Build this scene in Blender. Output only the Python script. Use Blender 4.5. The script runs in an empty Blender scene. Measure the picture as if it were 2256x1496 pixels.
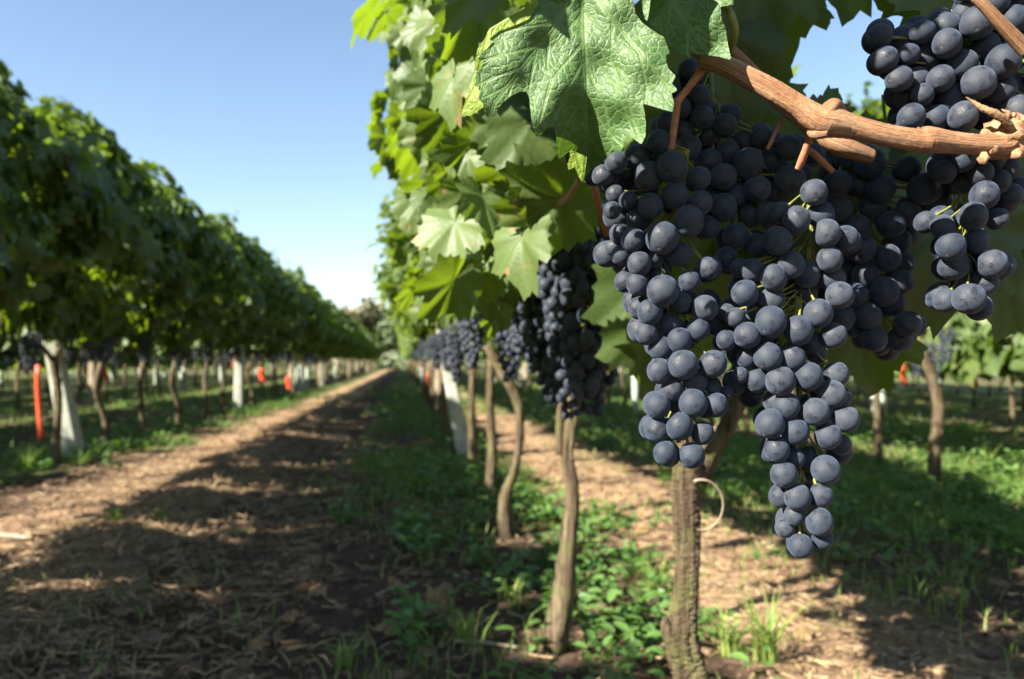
import bpy, math, random
import numpy as np
from mathutils import Vector, Matrix

R = math.radians
scene = bpy.context.scene
C = scene.collection
rng = np.random.default_rng(7)
random.seed(7)

# ------------------------------------------------------------------ camera
YAW, PITCH, FPX = R(7.9), R(1.67), 1720.0
CAMP = np.array([0.0, 0.0, 0.70])
camd = bpy.data.cameras.new('camera')
cam = bpy.data.objects.new('camera', camd); C.objects.link(cam)
cam.location = CAMP; cam.rotation_euler = (R(90) + PITCH, 0, -YAW)
camd.sensor_width = 36; camd.lens = FPX / 2256 * 36
camd.clip_start = 0.02; camd.clip_end = 3000
camd.dof.use_dof = True; camd.dof.focus_distance = 0.425; camd.dof.aperture_fstop = 9.5
scene.camera = cam
FW = np.array([math.sin(YAW)*math.cos(PITCH), math.cos(YAW)*math.cos(PITCH), math.sin(PITCH)])
RT = np.array([math.cos(YAW), -math.sin(YAW), 0.0])
UP = np.cross(RT, FW)

def px(x, y, z):
    """world point seen at photo position (x, y) at axial distance z"""
    x, y, z = np.asarray(x, float), np.asarray(y, float), np.asarray(z, float)
    return CAMP + z[..., None] * (FW + RT*((x-1128)/FPX)[..., None] - UP*((y-748)/FPX)[..., None])

# ------------------------------------------------------------------ light
SAZ, SEL = R(63), R(34)        # sun behind the left shoulder
SUN = np.array([-math.sin(SAZ)*math.cos(SEL), -math.cos(SAZ)*math.cos(SEL), math.sin(SEL)])
sd = bpy.data.lights.new('sun', 'SUN'); so = bpy.data.objects.new('sun', sd); C.objects.link(so)
sd.energy = 5.0; sd.angle = R(0.55); sd.color = (1.0, 0.93, 0.82)
so.rotation_euler = Vector(SUN).to_track_quat('Z', 'Y').to_euler()
so.location = (-6, -4, 8)
world = bpy.data.worlds.new('World'); scene.world = world; world.use_nodes = True
wn = world.node_tree; bg = wn.nodes['Background']
sk = wn.nodes.new('ShaderNodeTexSky'); sk.sky_type = 'NISHITA'; sk.sun_disc = False
sk.sun_elevation = SEL
sk.sun_rotation = math.atan2(SUN[0], SUN[1])
sk.air_density = 1.0; sk.dust_density = 0.15; sk.ozone_density = 0.7; sk.altitude = 100
wn.links.new(sk.outputs[0], bg.inputs[0]); bg.inputs[1].default_value = 0.053
vs = scene.view_settings; vs.view_transform = 'Standard'; vs.look = 'None'; vs.exposure = 2.2; vs.gamma = 1
scene.cycles.max_bounces = 6; scene.cycles.transparent_max_bounces = 4
scene.cycles.diffuse_bounces = 3

# ------------------------------------------------------------------ helpers
def tag(o, label=None, cat=None, group=None, kind=None):
    if label: o['label'] = label
    if cat: o['category'] = cat
    if group: o['group'] = group
    if kind: o['kind'] = kind
    return o

def link(name, me, parent=None, loc=None):
    o = bpy.data.objects.new(name, me); C.objects.link(o)
    if parent is not None: o.parent = parent
    if loc is not None: o.location = loc
    return o

def empty(name, loc=(0, 0, 0), rz=0.0):
    o = bpy.data.objects.new(name, None); C.objects.link(o)
    o.empty_display_size = 0.05
    o.location = loc; o.rotation_euler = (0, 0, rz)
    return o

def mesh(name, V, faces, mats, uv=None, attrs=None, smooth=True, mi=None):
    """faces: list of (m,k) int arrays"""
    faces = [np.asarray(f, np.int32) for f in faces if len(f)]
    me = bpy.data.meshes.new(name)
    V = np.asarray(V, np.float32)
    me.vertices.add(len(V)); me.vertices.foreach_set('co', V.ravel())
    nl = sum(f.size for f in faces); npoly = sum(len(f) for f in faces)
    me.loops.add(nl); me.polygons.add(npoly)
    lv = np.concatenate([f.ravel() for f in faces])
    tot = np.concatenate([np.full(len(f), f.shape[1], np.int32) for f in faces])
    st = np.concatenate([[0], np.cumsum(tot)[:-1]]).astype(np.int32)
    me.loops.foreach_set('vertex_index', lv)
    me.polygons.foreach_set('loop_start', st)
    me.polygons.foreach_set('loop_total', tot)
    me.polygons.foreach_set('use_smooth', np.full(npoly, smooth, bool))
    if mi is not None: me.polygons.foreach_set('material_index', np.asarray(mi, np.int32))
    me.update(calc_edges=True)
    if uv is not None:
        l = me.uv_layers.new(name='UVMap')
        l.data.foreach_set('uv', np.asarray(uv, np.float32)[lv].ravel())
    for k, a in (attrs or {}).items():
        at = me.attributes.new(k, 'FLOAT', 'POINT'); at.data.foreach_set('value', np.asarray(a, np.float32))
    for m in (mats if isinstance(mats, (list, tuple)) else [mats]): me.materials.append(m)
    me.validate(); me.update()
    return me

class MB:
    """collects pieces into one mesh"""
    def __init__(s): s.V, s.F, s.U, s.A, s.n = [], {3: [], 4: []}, [], [], 0
    def add(s, V, faces, uv=None, a=0.0):
        V = np.asarray(V, float)
        for f in faces:
            f = np.asarray(f, int)
            if len(f): s.F[f.shape[1]].append(f + s.n)
        s.V.append(V); s.n += len(V)
        s.U.append(np.zeros((len(V), 2)) if uv is None else uv)
        s.A.append(np.broadcast_to(np.asarray(a, float), (len(V),)))
    def mesh(s, name, mats, smooth=True):
        fs = [np.concatenate(s.F[k]) for k in (3, 4) if s.F[k]]
        return mesh(name, np.concatenate(s.V), fs, mats, np.concatenate(s.U), {'rnd': np.concatenate(s.A)}, smooth)
    def obj(s, name, mats, parent=None, smooth=True, loc=None):
        return link(name, s.mesh(name, mats, smooth), parent, loc)

def catmull(P, n):
    P = np.asarray(P, float)
    if len(P) < 3: 
        t = np.linspace(0, 1, n)[:, None]; return P[0]*(1-t) + P[-1]*t
    Q = np.vstack([2*P[0]-P[1], P, 2*P[-1]-P[-2]])
    m = len(P)-1
    out = []
    for u in np.linspace(0, m-1e-9, n):
        i = int(u); t = u-i
        a, b, c, d = Q[i:i+4]
        out.append(0.5*((2*b)+(-a+c)*t+(2*a-5*b+4*c-d)*t*t+(-a+3*b-3*c+d)*t**3))
    return np.array(out)

def tube(P, rad, sides=10, n=None, bump=0.0, seed=0, freq=3, cap=True, uvs=1.0):
    """smooth tube through P; rad per control point; bump = relative ridges"""
    P = np.asarray(P, float); rad = np.broadcast_to(np.asarray(rad, float), (len(P),))
    n = n or max(4, (len(P)-1)*6+1)
    Q = catmull(np.c_[P, rad], n); r = np.abs(Q[:, 3]); Q = Q[:, :3]
    T = np.gradient(Q, axis=0); T /= np.linalg.norm(T, axis=1)[:, None]+1e-12
    ref = np.array([0.31, 0.87, 0.12]) if abs(T[0] @ [0.31, 0.87, 0.12]) < 0.8 else np.array([1., 0, 0])
    N = np.zeros_like(Q); v = ref - T[0]*(ref@T[0]); N[0] = v/np.linalg.norm(v)
    for i in range(1, n):
        v = N[i-1]-T[i]*(N[i-1]@T[i]); N[i] = v/(np.linalg.norm(v)+1e-12)
    B = np.cross(T, N)
    th = np.linspace(0, 2*np.pi, sides, endpoint=False)
    L = np.concatenate([[0], np.cumsum(np.linalg.norm(np.diff(Q, axis=0), axis=1))])
    rr = r[:, None]*np.ones(sides)
    if bump:
        g = np.random.default_rng(seed)
        for k in range(5):
            f = g.integers(2, 3+freq*2); ph = g.uniform(0, 6.28); tw = g.uniform(-1, 1)*10; am = g.uniform(.4, 1)/(1+.25*k)
            lf = g.uniform(8, 60)
            rr = rr*(1+bump*am*np.sin(f*th[None, :]+ph+tw*L[:, None])*(0.6+0.4*np.sin(lf*L[:, None]+ph*2)))
        rr = rr*(1+bump*0.5*g.standard_normal(rr.shape))
    V = Q[:, None]+rr[..., None]*(np.cos(th)[None, :, None]*N[:, None]+np.sin(th)[None, :, None]*B[:, None])
    uv = np.stack([np.broadcast_to(th/(2*np.pi), rr.shape), np.broadcast_to(L[:, None]*uvs, rr.shape)], -1).reshape(-1, 2)
    V = V.reshape(-1, 3)
    i = np.arange(n-1)[:, None]*sides; j = np.arange(sides)[None, :]; jn = (j+1) % sides
    F = np.stack([i+j, i+jn, i+sides+jn, i+sides+j], -1).reshape(-1, 4)
    fs = [F]
    if cap:
        V = np.vstack([V, Q[0], Q[-1]]); uv = np.vstack([uv, [0, 0], [0, 1]])
        a = len(V)-2; b = a+1; j = np.arange(sides); jn = (j+1) % sides; o = (n-1)*sides
        fs.append(np.c_[jn, j, np.full(sides, a)]); fs.append(np.c_[o+j, o+jn, np.full(sides, b)])
    return V, fs, uv

# ---- value noise in numpy
_G = np.random.default_rng(99).random((256, 256))
def vnoise(x, y):
    x = np.asarray(x, float); y = np.asarray(y, float)
    xi = np.floor(x).astype(int); yi = np.floor(y).astype(int); fx = x-xi; fy = y-yi
    fx = fx*fx*(3-2*fx); fy = fy*fy*(3-2*fy)
    g = lambda a, b: _G[a % 256, b % 256]
    return (g(xi, yi)*(1-fx)+g(xi+1, yi)*fx)*(1-fy)+(g(xi, yi+1)*(1-fx)+g(xi+1, yi+1)*fx)*fy
def fbm(x, y, o=4):
    s = 0; a = .5
    for k in range(o): s = s+a*vnoise(x*2**k+17*k, y*2**k+31*k); a *= .5
    return s
def sstep(a, b, x): t = np.clip((x-a)/(b-a), 0, 1); return t*t*(3-2*t)

# ------------------------------------------------------------------ materials
def newmat(name):
    m = bpy.data.materials.new(name); m.use_nodes = True
    nt = m.node_tree; b = nt.nodes['Principled BSDF']; return m, nt, b
class NT:
    def __init__(s, nt): s.nt = nt
    def n(s, t, **k):
        nd = s.nt.nodes.new(t)
        for a, v in k.items(): setattr(nd, a, v)
        return nd
    def l(s, a, b): s.nt.links.new(a, b)
    def math(s, op, a, b=None, c=None, clamp=False):
        nd = s.n('ShaderNodeMath', operation=op, use_clamp=clamp)
        for i, v in enumerate((a, b, c)):
            if v is None: continue
            if isinstance(v, (int, float)): nd.inputs[i].default_value = v
            else: s.l(v, nd.inputs[i])
        return nd.outputs[0]
    def mix(s, f, a, b, typ='RGBA', blend='MIX'):
        nd = s.n('ShaderNodeMix', data_type=typ); 
        if typ == 'RGBA': nd.blend_type = blend; ia, ib, oo = 6, 7, 2
        else: ia, ib, oo = 2, 3, 0
        for i, v in ((0, f), (ia, a), (ib, b)):
            if isinstance(v, (int, float)): nd.inputs[i].default_value = v
            elif isinstance(v, tuple): nd.inputs[i].default_value = v if len(v) == 4 else v+(1,)
            else: s.l(v, nd.inputs[i])
        return nd.outputs[oo]
    def ramp(s, f, stops):
        nd = s.n('ShaderNodeValToRGB'); s.l(f, nd.inputs[0]); e = nd.color_ramp.elements
        while len(e) < len(stops): e.new(0.5)
        for el, (p, c) in zip(e, stops):
            el.position = p; el.color = (c, c, c, 1) if isinstance(c, (int, float)) else tuple(c)+(1,)
        return nd.outputs[0]
    def noise(s, vec, scale, detail=4, rough=.55, dist=0.0):
        nd = s.n('ShaderNodeTexNoise'); nd.inputs['Scale'].default_value = scale
        nd.inputs['Detail'].default_value = detail; nd.inputs['Roughness'].default_value = rough
        nd.inputs['Distortion'].default_value = dist
        if vec is not None: s.l(vec, nd.inputs['Vector'])
        return nd.outputs[0]
    def vor(s, vec, scale, feature='F1', out=0):
        nd = s.n('ShaderNodeTexVoronoi', feature=feature); nd.inputs['Scale'].default_value = scale
        if vec is not None: s.l(vec, nd.inputs['Vector'])
        return nd.outputs[out]
    def bump(s, h, strength, dist, normal=None):
        nd = s.n('ShaderNodeBump'); nd.inputs['Strength'].default_value = strength; nd.inputs['Distance'].default_value = dist
        s.l(h, nd.inputs['Height'])
        if normal is not None: s.l(normal, nd.inputs['Normal'])
        return nd.outputs[0]
    def obj(s): return s.n('ShaderNodeTexCoord').outputs['Object']
    def uv(s): return s.n('ShaderNodeTexCoord').outputs['UV']
    def attr(s, name): return s.n('ShaderNodeAttribute', attribute_name=name).outputs['Fac']
    def mapv(s, vec, sc):
        nd = s.n('ShaderNodeMapping'); nd.inputs['Scale'].default_value = sc; s.l(vec, nd.inputs[0]); return nd.outputs[0]

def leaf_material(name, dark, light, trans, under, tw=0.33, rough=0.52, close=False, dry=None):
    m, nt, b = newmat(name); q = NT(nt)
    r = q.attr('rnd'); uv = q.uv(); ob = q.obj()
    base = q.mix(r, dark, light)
    n1 = q.noise(ob, 35 if not close else 60, 3)
    base = q.mix(q.math('MULTIPLY', q.ramp(n1, [(.42, 0), (.7, 1)]), .35), base, light)
    sep = q.n('ShaderNodeSeparateXYZ'); q.l(uv, sep.inputs[0])
    X, Y = sep.outputs[0], sep.outputs[1]
    if close:
        vein = q.attr('vein')              # 0 on the main veins, 1 away from them
        v2 = q.attr('vein2')
        vl = q.ramp(vein, [(0, 1), (.35, .75), (1, 0)])
    else:
        rad = q.math('SQRT', q.math('ADD', q.math('MULTIPLY', X, X), q.math('MULTIPLY', Y, Y)))
        ang = q.math('ABSOLUTE', q.math('ARCTAN2', X, Y))
        ds = []
        for a0 in (0.0, 0.86, 1.85):
            ds.append(q.math('ABSOLUTE', q.math('MULTIPLY', q.math('SINE', q.math('SUBTRACT', ang, a0)), rad)))
        dmin = q.math('MINIMUM', q.math('MINIMUM', ds[0], ds[1]), ds[2])
        vl = q.ramp(dmin, [(0.0, 1), (.03, .45), (.06, 0)])
    base = q.mix(q.math('MULTIPLY', vl, .45), base, under)
    if dry is not None:                   # browned margins and spots on some leaves
        dn = q.noise(ob, 28, 4, .65)
        f = q.math('MULTIPLY', q.ramp(dn, [(.60, 0), (.66, 1)]), q.ramp(r, [(.6, 0), (.75, 1)]))
        base = q.mix(f, base, dry)
    bf = q.n('ShaderNodeNewGeometry').outputs['Backfacing']
    col = q.mix(bf, base, under)
    q.l(col, b.inputs['Base Color']); b.inputs['Roughness'].default_value = rough
    b.inputs['Specular IOR Level'].default_value = .42
    # relief between the veins
    if close:
        vv = q.n('ShaderNodeCombineXYZ'); q.l(X, vv.inputs[0]); q.l(Y, vv.inputs[1])
        wob = q.noise(vv.outputs[0], 30, 3)
        wv = q.n('ShaderNodeVectorMath', operation='ADD'); sc = q.n('ShaderNodeVectorMath', operation='SCALE')
        nz = q.n('ShaderNodeTexNoise'); nz.inputs['Scale'].default_value = 22; q.l(vv.outputs[0], nz.inputs['Vector'])
        q.l(nz.outputs['Color'], sc.inputs[0]); sc.inputs['Scale'].default_value = .05
        q.l(vv.outputs[0], wv.inputs[0]); q.l(sc.outputs[0], wv.inputs[1])
        d1 = q.vor(wv.outputs[0], 17, 'DISTANCE_TO_EDGE'); d2 = q.vor(wv.outputs[0], 44, 'DISTANCE_TO_EDGE')
        h = q.math('ADD', q.math('MULTIPLY', q.ramp(d1, [(0, 0), (.16, .8), (.4, 1)]), .6), q.math('MULTIPLY', q.ramp(d2, [(0, 0), (.25, 1)]), .13))
        h = q.math('ADD', h, q.math('MULTIPLY', q.noise(wv.outputs[0], 70, 2), .06))
        h2 = q.math('MULTIPLY', h, q.ramp(v2, [(0, .15), (.5, .8), (1, 1)]))
        h3 = q.math('ADD', h2, q.math('MULTIPLY', q.ramp(vein, [(0, .55), (.25, 0), (.8, .6)]), .8))
        nrm = q.bump(h3, 0.5, 0.0011)
        fl = q.ramp(d1, [(0, 1), (.09, 0)])
        col2 = q.mix(q.math('MULTIPLY', fl, .6), base, under)
        col = q.mix(bf, col2, under); q.l(col, b.inputs['Base Color'])
    else:
        h = q.math('ADD', q.vor(ob, 120, 'DISTANCE_TO_EDGE'), q.math('MULTIPLY', dmin, 1.5))
        nrm = q.bump(h, .16, .003)
    q.l(nrm, b.inputs['Normal'])
    tr = q.n('ShaderNodeBsdfTranslucent'); q.l(nrm, tr.inputs['Normal'])
    tcol = q.mix(r, trans, tuple(min(1, c*1.25) for c in trans)); q.l(tcol, tr.inputs[0])
    mx = q.n('ShaderNodeMixShader'); mx.inputs[0].default_value = tw
    q.l(b.outputs[0], mx.inputs[1]); q.l(tr.outputs[0], mx.inputs[2])
    q.l(mx.outputs[0], nt.nodes['Material Output'].inputs[0])
    return m

M = {}
M['leaf'] = leaf_material('vine_leaf', (.040, .074, .014), (.096, .140, .036), (.20, .30, .010), (.11, .165, .065), .34, dry=(.25, .13, .05))
M['leaf_close'] = leaf_material('vine_leaf_close', (.036, .088, .022), (.075, .14, .042), (.11, .22, .008), (.15, .24, .07), .24, .52, close=True)
M['leaf_rim_glow'] = leaf_material('leaf_margin_painted_glow', (.14, .21, .02), (.20, .28, .03), (.35, .48, .02), (.20, .28, .03), .45, .5, close=True)  # pale underside made brighter: backlit glow put into the base colour
M['weed'] = leaf_material('weed_leaf', (.04, .10, .02), (.11, .20, .05), (.15, .30, .02), (.10, .17, .05), .3, .5)

def simple(name, c1, c2, scale=20, rough=.8, bump=.3, bd=.002, sc=(1, 1, 1), c3=None, spec=.3, detail=5):
    m, nt, b = newmat(name); q = NT(nt); ob = q.mapv(q.obj(), sc)
    n = q.noise(ob, scale, detail, .6)
    col = q.mix(q.ramp(n, [(.35, 0), (.65, 1)]), c1, c2)
    if c3 is not None: col = q.mix(q.ramp(q.noise(ob, scale*.23, 3), [(.5, 0), (.62, 1)]), col, c3)
    q.l(col, b.inputs['Base Color']); b.inputs['Roughness'].default_value = rough; b.inputs['Specular IOR Level'].default_value = spec
    if bump: q.l(q.bump(n, bump, bd), b.inputs['Normal'])
    return m
def bark_material(name, c1, c2, c3, moss):
    m, nt, b = newmat(name); q = NT(nt); ob = q.obj()
    v = q.mapv(ob, (1, 1, .09))
    st = q.noise(v, 170, 6, .7, .6); st2 = q.noise(v, 60, 4, .6, .3)
    col = q.mix(q.ramp(st, [(.36, 0), (.62, 1)]), c1, c2)
    col = q.mix(q.ramp(st2, [(.5, 0), (.66, 1)]), col, c3)
    col = q.mix(q.math('MULTIPLY', q.ramp(q.noise(ob, 22, 4), [(.5, 0), (.62, 1)]), .55), col, moss)
    q.l(col, b.inputs['Base Color']); b.inputs['Roughness'].default_value = .9; b.inputs['Specular IOR Level'].default_value = .15
    h = q.math('ADD', st, q.math('MULTIPLY', st2, 1.6))
    q.l(q.bump(h, .9, .006), b.inputs['Normal'])
    return m
M['bark'] = bark_material('vine_bark', (.018, .012, .008), (.115, .085, .05), (.165, .13, .08), (.10, .105, .035))
M['berry_stem'] = simple('green_stalk', (.09, .11, .018), (.20, .20, .04), 200, .5, .3, .0004)
M['red_stalk'] = simple('red_stalk', (.26, .10, .06), (.36, .17, .09), 150, .5, .3, .0004)
M['tan_straw'] = simple('dry_straw', (.30, .20, .10), (.48, .36, .20), 30, .8, 0)
M['dead'] = simple('dead_leaf', (.13, .075, .035), (.27, .17, .085), 60, .85, .4, .001)
M['concrete'] = simple('weathered_concrete', (.24, .25, .20), (.36, .375, .31), 12, .85, .4, .003, c3=(.20, .21, .16))
M['tube'] = simple('pale_plastic', (.27, .33, .27), (.36, .42, .34), 6, .5, 0)
M['orange'] = simple('orange_plastic', (.40, .045, .016), (.50, .075, .025), 10, .45, 0)
M['wire'] = simple('galvanised_wire', (.3, .3, .3), (.45, .45, .45), 40, .4, 0); 
M['wood'] = simple('grey_wood', (.20, .15, .10), (.36, .30, .22), 40, .9, .4, .003, sc=(1, 1, .1))

def cane_material():
    m, nt, b = newmat('ripe_cane'); q = NT(nt); uv = q.uv()
    v = q.mapv(uv, (1, 1, 1)); lines = q.noise(q.mapv(uv, (34, 5, 1)), 3.0, 5, .6, .3)
    big = q.noise(q.mapv(uv, (2, 26, 1)), 1.5, 4)
    col = q.mix(q.ramp(lines, [(.38, 0), (.62, 1)]), (.17, .072, .034), (.48, .25, .115))
    col = q.mix(q.math('MULTIPLY', q.ramp(big, [(.5, 0), (.65, 1)]), .6), col, (.50, .31, .165))
    sp = q.noise(q.mapv(uv, (16, 160, 1)), 2.0, 3); col = q.mix(q.ramp(sp, [(.66, 0), (.71, .8)]), col, (.10, .05, .03))
    q.l(col, b.inputs['Base Color']); b.inputs['Roughness'].default_value = .5; b.inputs['Specular IOR Level'].default_value = .4
    q.l(q.bump(q.math('ADD', lines, q.math('MULTIPLY', sp, .6)), 1.0, .0016), b.inputs['Normal'])
    return m
M['cane'] = cane_material()

def berry_material(name, close):
    m, nt, b = newmat(name); q = NT(nt); ob = q.obj()
    oi = q.n('ShaderNodeObjectInfo')
    if close:
        off = q.n('ShaderNodeVectorMath', operation='ADD'); sc = q.n('ShaderNodeVectorMath', operation='SCALE')
        cx = q.n('ShaderNodeCombineXYZ')
        for i in range(3): q.l(oi.outputs['Random'], cx.inputs[i])
        q.l(cx.outputs[0], sc.inputs[0]); sc.inputs['Scale'].default_value = 37.0
        q.l(ob, off.inputs[0]); q.l(sc.outputs[0], off.inputs[1]); v = off.outputs[0]
        rnd = oi.outputs['Random']; S = 1.0
    else:
        v = ob; rnd = q.attr('rnd'); S = 125.0
    bloomA = q.mix(rnd, (.019, .028, .044), (.036, .044, .058))
    n1 = q.noise(v, 2.2*S, 5, .6, .4)
    n2 = q.noise(v, 11*S, 4, .7)
    col = q.mix(q.ramp(n1, [(.34, .75), (.52, 0)]), bloomA, (.013, .016, .026))
    if close:
        n3 = q.noise(v, 1.3, 2); sc_ = q.noise(q.mapv(v, (1, 5, 1)), 7, 4, .7)
        rub = q.math('MULTIPLY', q.ramp(n3, [(.555, 0), (.62, 1)]), q.ramp(n2, [(.40, 1), (.6, .15)]))
        rub = q.math('MAXIMUM', rub, q.math('MULTIPLY', q.ramp(sc_, [(.66, 0), (.70, 1)]), .55))
        col = q.mix(rub, col, (.010, .009, .015))
        spk = q.vor(v, 5.5); col = q.mix(q.math('MULTIPLY', q.ramp(spk, [(.045, 1), (.085, 0)]), .6), col, (.13, .12, .12))
        col = q.mix(q.math('MULTIPLY', q.ramp(n2, [(.4, 0), (.7, 1)]), .22), col, (.062, .072, .09))
        rg = q.mix(rub, .62, .30, 'FLOAT'); q.l(rg, b.inputs['Roughness'])
        sep = q.n('ShaderNodeSeparateXYZ'); q.l(ob, sep.inputs[0])      # small brown scar at the blossom end
        rr = q.math('SQRT', q.math('ADD', q.math('MULTIPLY', sep.outputs[0], sep.outputs[0]), q.math('MULTIPLY', sep.outputs[1], sep.outputs[1])))
        sc2 = q.math('MULTIPLY', q.math('LESS_THAN', rr, .075), q.math('LESS_THAN', sep.outputs[2], 0.0))
        col = q.mix(sc2, col, (.12, .07, .04))
        h = q.math('ADD', n2, q.math('MULTIPLY', sc2, 1.0)); q.l(q.bump(h, .16, .02), b.inputs['Normal'])
    else:
        b.inputs['Roughness'].default_value = .6
    q.l(col, b.inputs['Base Color']); b.inputs['Specular IOR Level'].default_value = .3
    b.inputs['Diffuse Roughness'].default_value = 1.0; b.inputs['Sheen Weight'].default_value = .10; b.inputs['Sheen Roughness'].default_value = .45
    b.inputs['Sheen Tint'].default_value = (.42, .55, .85, 1)
    return m
M['berry'] = berry_material('blue_black_grape', True)
M['berry_far'] = berry_material('blue_black_grapes_far', False)

# ------------------------------------------------------------------ ground
ROWS_L = [-2.38-2.8*k for k in range(6)]
ROWS_R = [0.42+2.75*k for k in range(6)]
def gh(x, y):
    x = np.asarray(x, float); y = np.asarray(y, float)
    near = 1/(1+np.maximum(y, 0)/14)
    h = (fbm(x*2.3+5, y*1.6, 4)-.47)*.06*near + (fbm(x*11, y*9, 3)-.44)*.028*near
    h = h + .035*np.exp(-((x+1.15+.12*(fbm(y*.7, x*0+3, 2)-.4))/.16)**2)    # straw ridge on the path's left
    h = h - .03*np.exp(-((x+.55)/.25)**2)
    return h
def dirt_tan(x, y):          # pale, bare strips
    a = sstep(-1.9, -1.6, x)*(1-sstep(-1.0, -.85, x)) + sstep(.72, .92, x)*(1-sstep(1.25, 1.6, x))
    return np.clip(a+.6*(fbm(x*3, y*2, 3)-.47)*3*a, 0, 1)
def green(x, y):             # where plants cover the soil
    n = fbm(x*2.1+40, y*1.3, 4)
    g = np.zeros_like(x)
    g += np.exp(-((x+2.55)/.42)**4)*1.1                              # under the left row
    g += np.exp(-((x-.28)/(.30+.15*sstep(3, 6, y)))**4)*(0.25+.85*sstep(2.8, 5, y))             # under the right row
    g += .85*sstep(1.35, 1.9, x)*sstep(1.5, 4, y)
    g += .5*sstep(1.0, 1.6, x)*(x > 1)*.4
    g += .8*(1-sstep(-3.6, -3.1, x))
    g += .35*sstep(.5, .8, x)*(1-sstep(1.3, 1.6, x))*sstep(8, 14, y)
    g += .35*sstep(8, 20, y)
    g += .9*np.exp(-((x+2.0)/.28)**4)*sstep(5, 8, y)+.55*np.exp(-((x+.05)/.35)**4)*sstep(3, 5, y)
    g = g*(1-.75*np.exp(-((x-1.1)/.30)**4)*(1-sstep(6, 10, y)))
    return np.clip(g*(.25+2.1*(n-.32)*1.6), 0, 1.2)

def axis(lo, hi, dense_lo, dense_hi, step, grow=1.09):
    a = list(np.arange(dense_lo, dense_hi+1e-6, step)); s = step; v = dense_hi
    while v < hi: s *= grow; v += s; a.append(v)
    s = step; v = dense_lo
    while v > lo: s *= grow; v -= s; a.insert(0, v)
    return np.array(a)
gx = axis(-600, 600, -3.2, 3.4, .022); gy = axis(-40, 1200, 1.2, 8.0, .024, 1.07)
GX, GY = np.meshgrid(gx, gy); H = gh(GX, GY)
H = np.where((np.abs(GX) > 40) | (GY > 90), 0, H)
nx, ny = len(gx), len(gy)
ii = (np.arange(ny-1)[:, None]*nx+np.arange(nx-1)[None]).ravel()
gm, nt, b = newmat('soil_and_litter'); q = NT(nt); ob = q.obj()
tanf = q.attr('tan'); grf = q.attr('green')
n1 = q.noise(ob, 9, 8, .65); n2 = q.noise(ob, 60, 6, .7); n3 = q.noise(q.mapv(ob, (1.0, .55, 1)), 34, 5, .7, 1.5)
soil = q.mix(q.ramp(n1, [(.35, 0), (.65, 1)]), (.055, .036, .025), (.12, .078, .052))
tan_ = q.mix(q.ramp(n3, [(.38, 0), (.62, 1)]), (.20, .13, .075), (.46, .315, .19))
tan_ = q.mix(q.ramp(q.noise(ob, 3, 4), [(.45, 0), (.6, .8)]), tan_, (.40, .26, .155))
col = q.mix(tanf, soil, tan_)
lit = q.math('MULTIPLY', q.ramp(n3, [(.58, 0), (.66, 1)]), .6); col = q.mix(lit, col, (.26, .18, .11))
gcol = q.mix(q.ramp(n2, [(.4, 0), (.6, 1)]), (.045, .08, .018), (.14, .18, .05))
col = q.mix(q.math('MULTIPLY', q.ramp(q.math('ADD', grf, q.math('MULTIPLY', q.math('SUBTRACT', n2, .5), .9)), [(.35, 0), (.75, 1)]), .8), col, gcol)
q.l(col, b.inputs['Base Color']); b.inputs['Roughness'].default_value = .95; b.inputs['Specular IOR Level'].default_value = .1
q.l(q.bump(q.math('ADD', n2, q.math('MULTIPLY', n1, 2)), 1, .02), b.inputs['Normal'])
me = mesh('ground', np.c_[GX.ravel(), GY.ravel(), H.ravel()], [np.c_[ii, ii+1, ii+nx+1, ii+nx]], gm,
          attrs={'tan': dirt_tan(GX, GY).ravel(), 'green': green(GX, GY).ravel()})
tag(link('ground', me), kind='structure')

# ------------------------------------------------------------------ leaf shapes
def leaf_outline(nt_, seed=0, teeth=True):
    """polar outline of a five-lobed vine leaf; stalk at the origin, tip at +y, length about 1"""
    g = np.random.default_rng(seed)
    a = np.linspace(-np.pi*.955, np.pi*.955, nt_)
    lob = [(0, .97, .50), (.92, .84, .44), (-.92, .84*g.uniform(.93, 1.05), .38), (1.85, .66, .42), (-1.85, .66*g.uniform(.93, 1.05), .42), (2.65, .47, .34), (-2.65, .47, .34)]
    r = np.zeros_like(a)+.41+.30*np.cos(a/2)
    for c, h, w in lob: r = np.maximum(r, h*np.exp(-np.abs((a-c)/w)**2.1*.62)**.8)
    if teeth:
        k = nt_/4.0
        saw = (np.arange(nt_) % 4)/4.0
        r = r*(1+.15*(np.array([0, .25, .75, -.3])[np.arange(nt_) % 4])*g.uniform(.5, 1.2, nt_))
    return a, r

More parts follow.
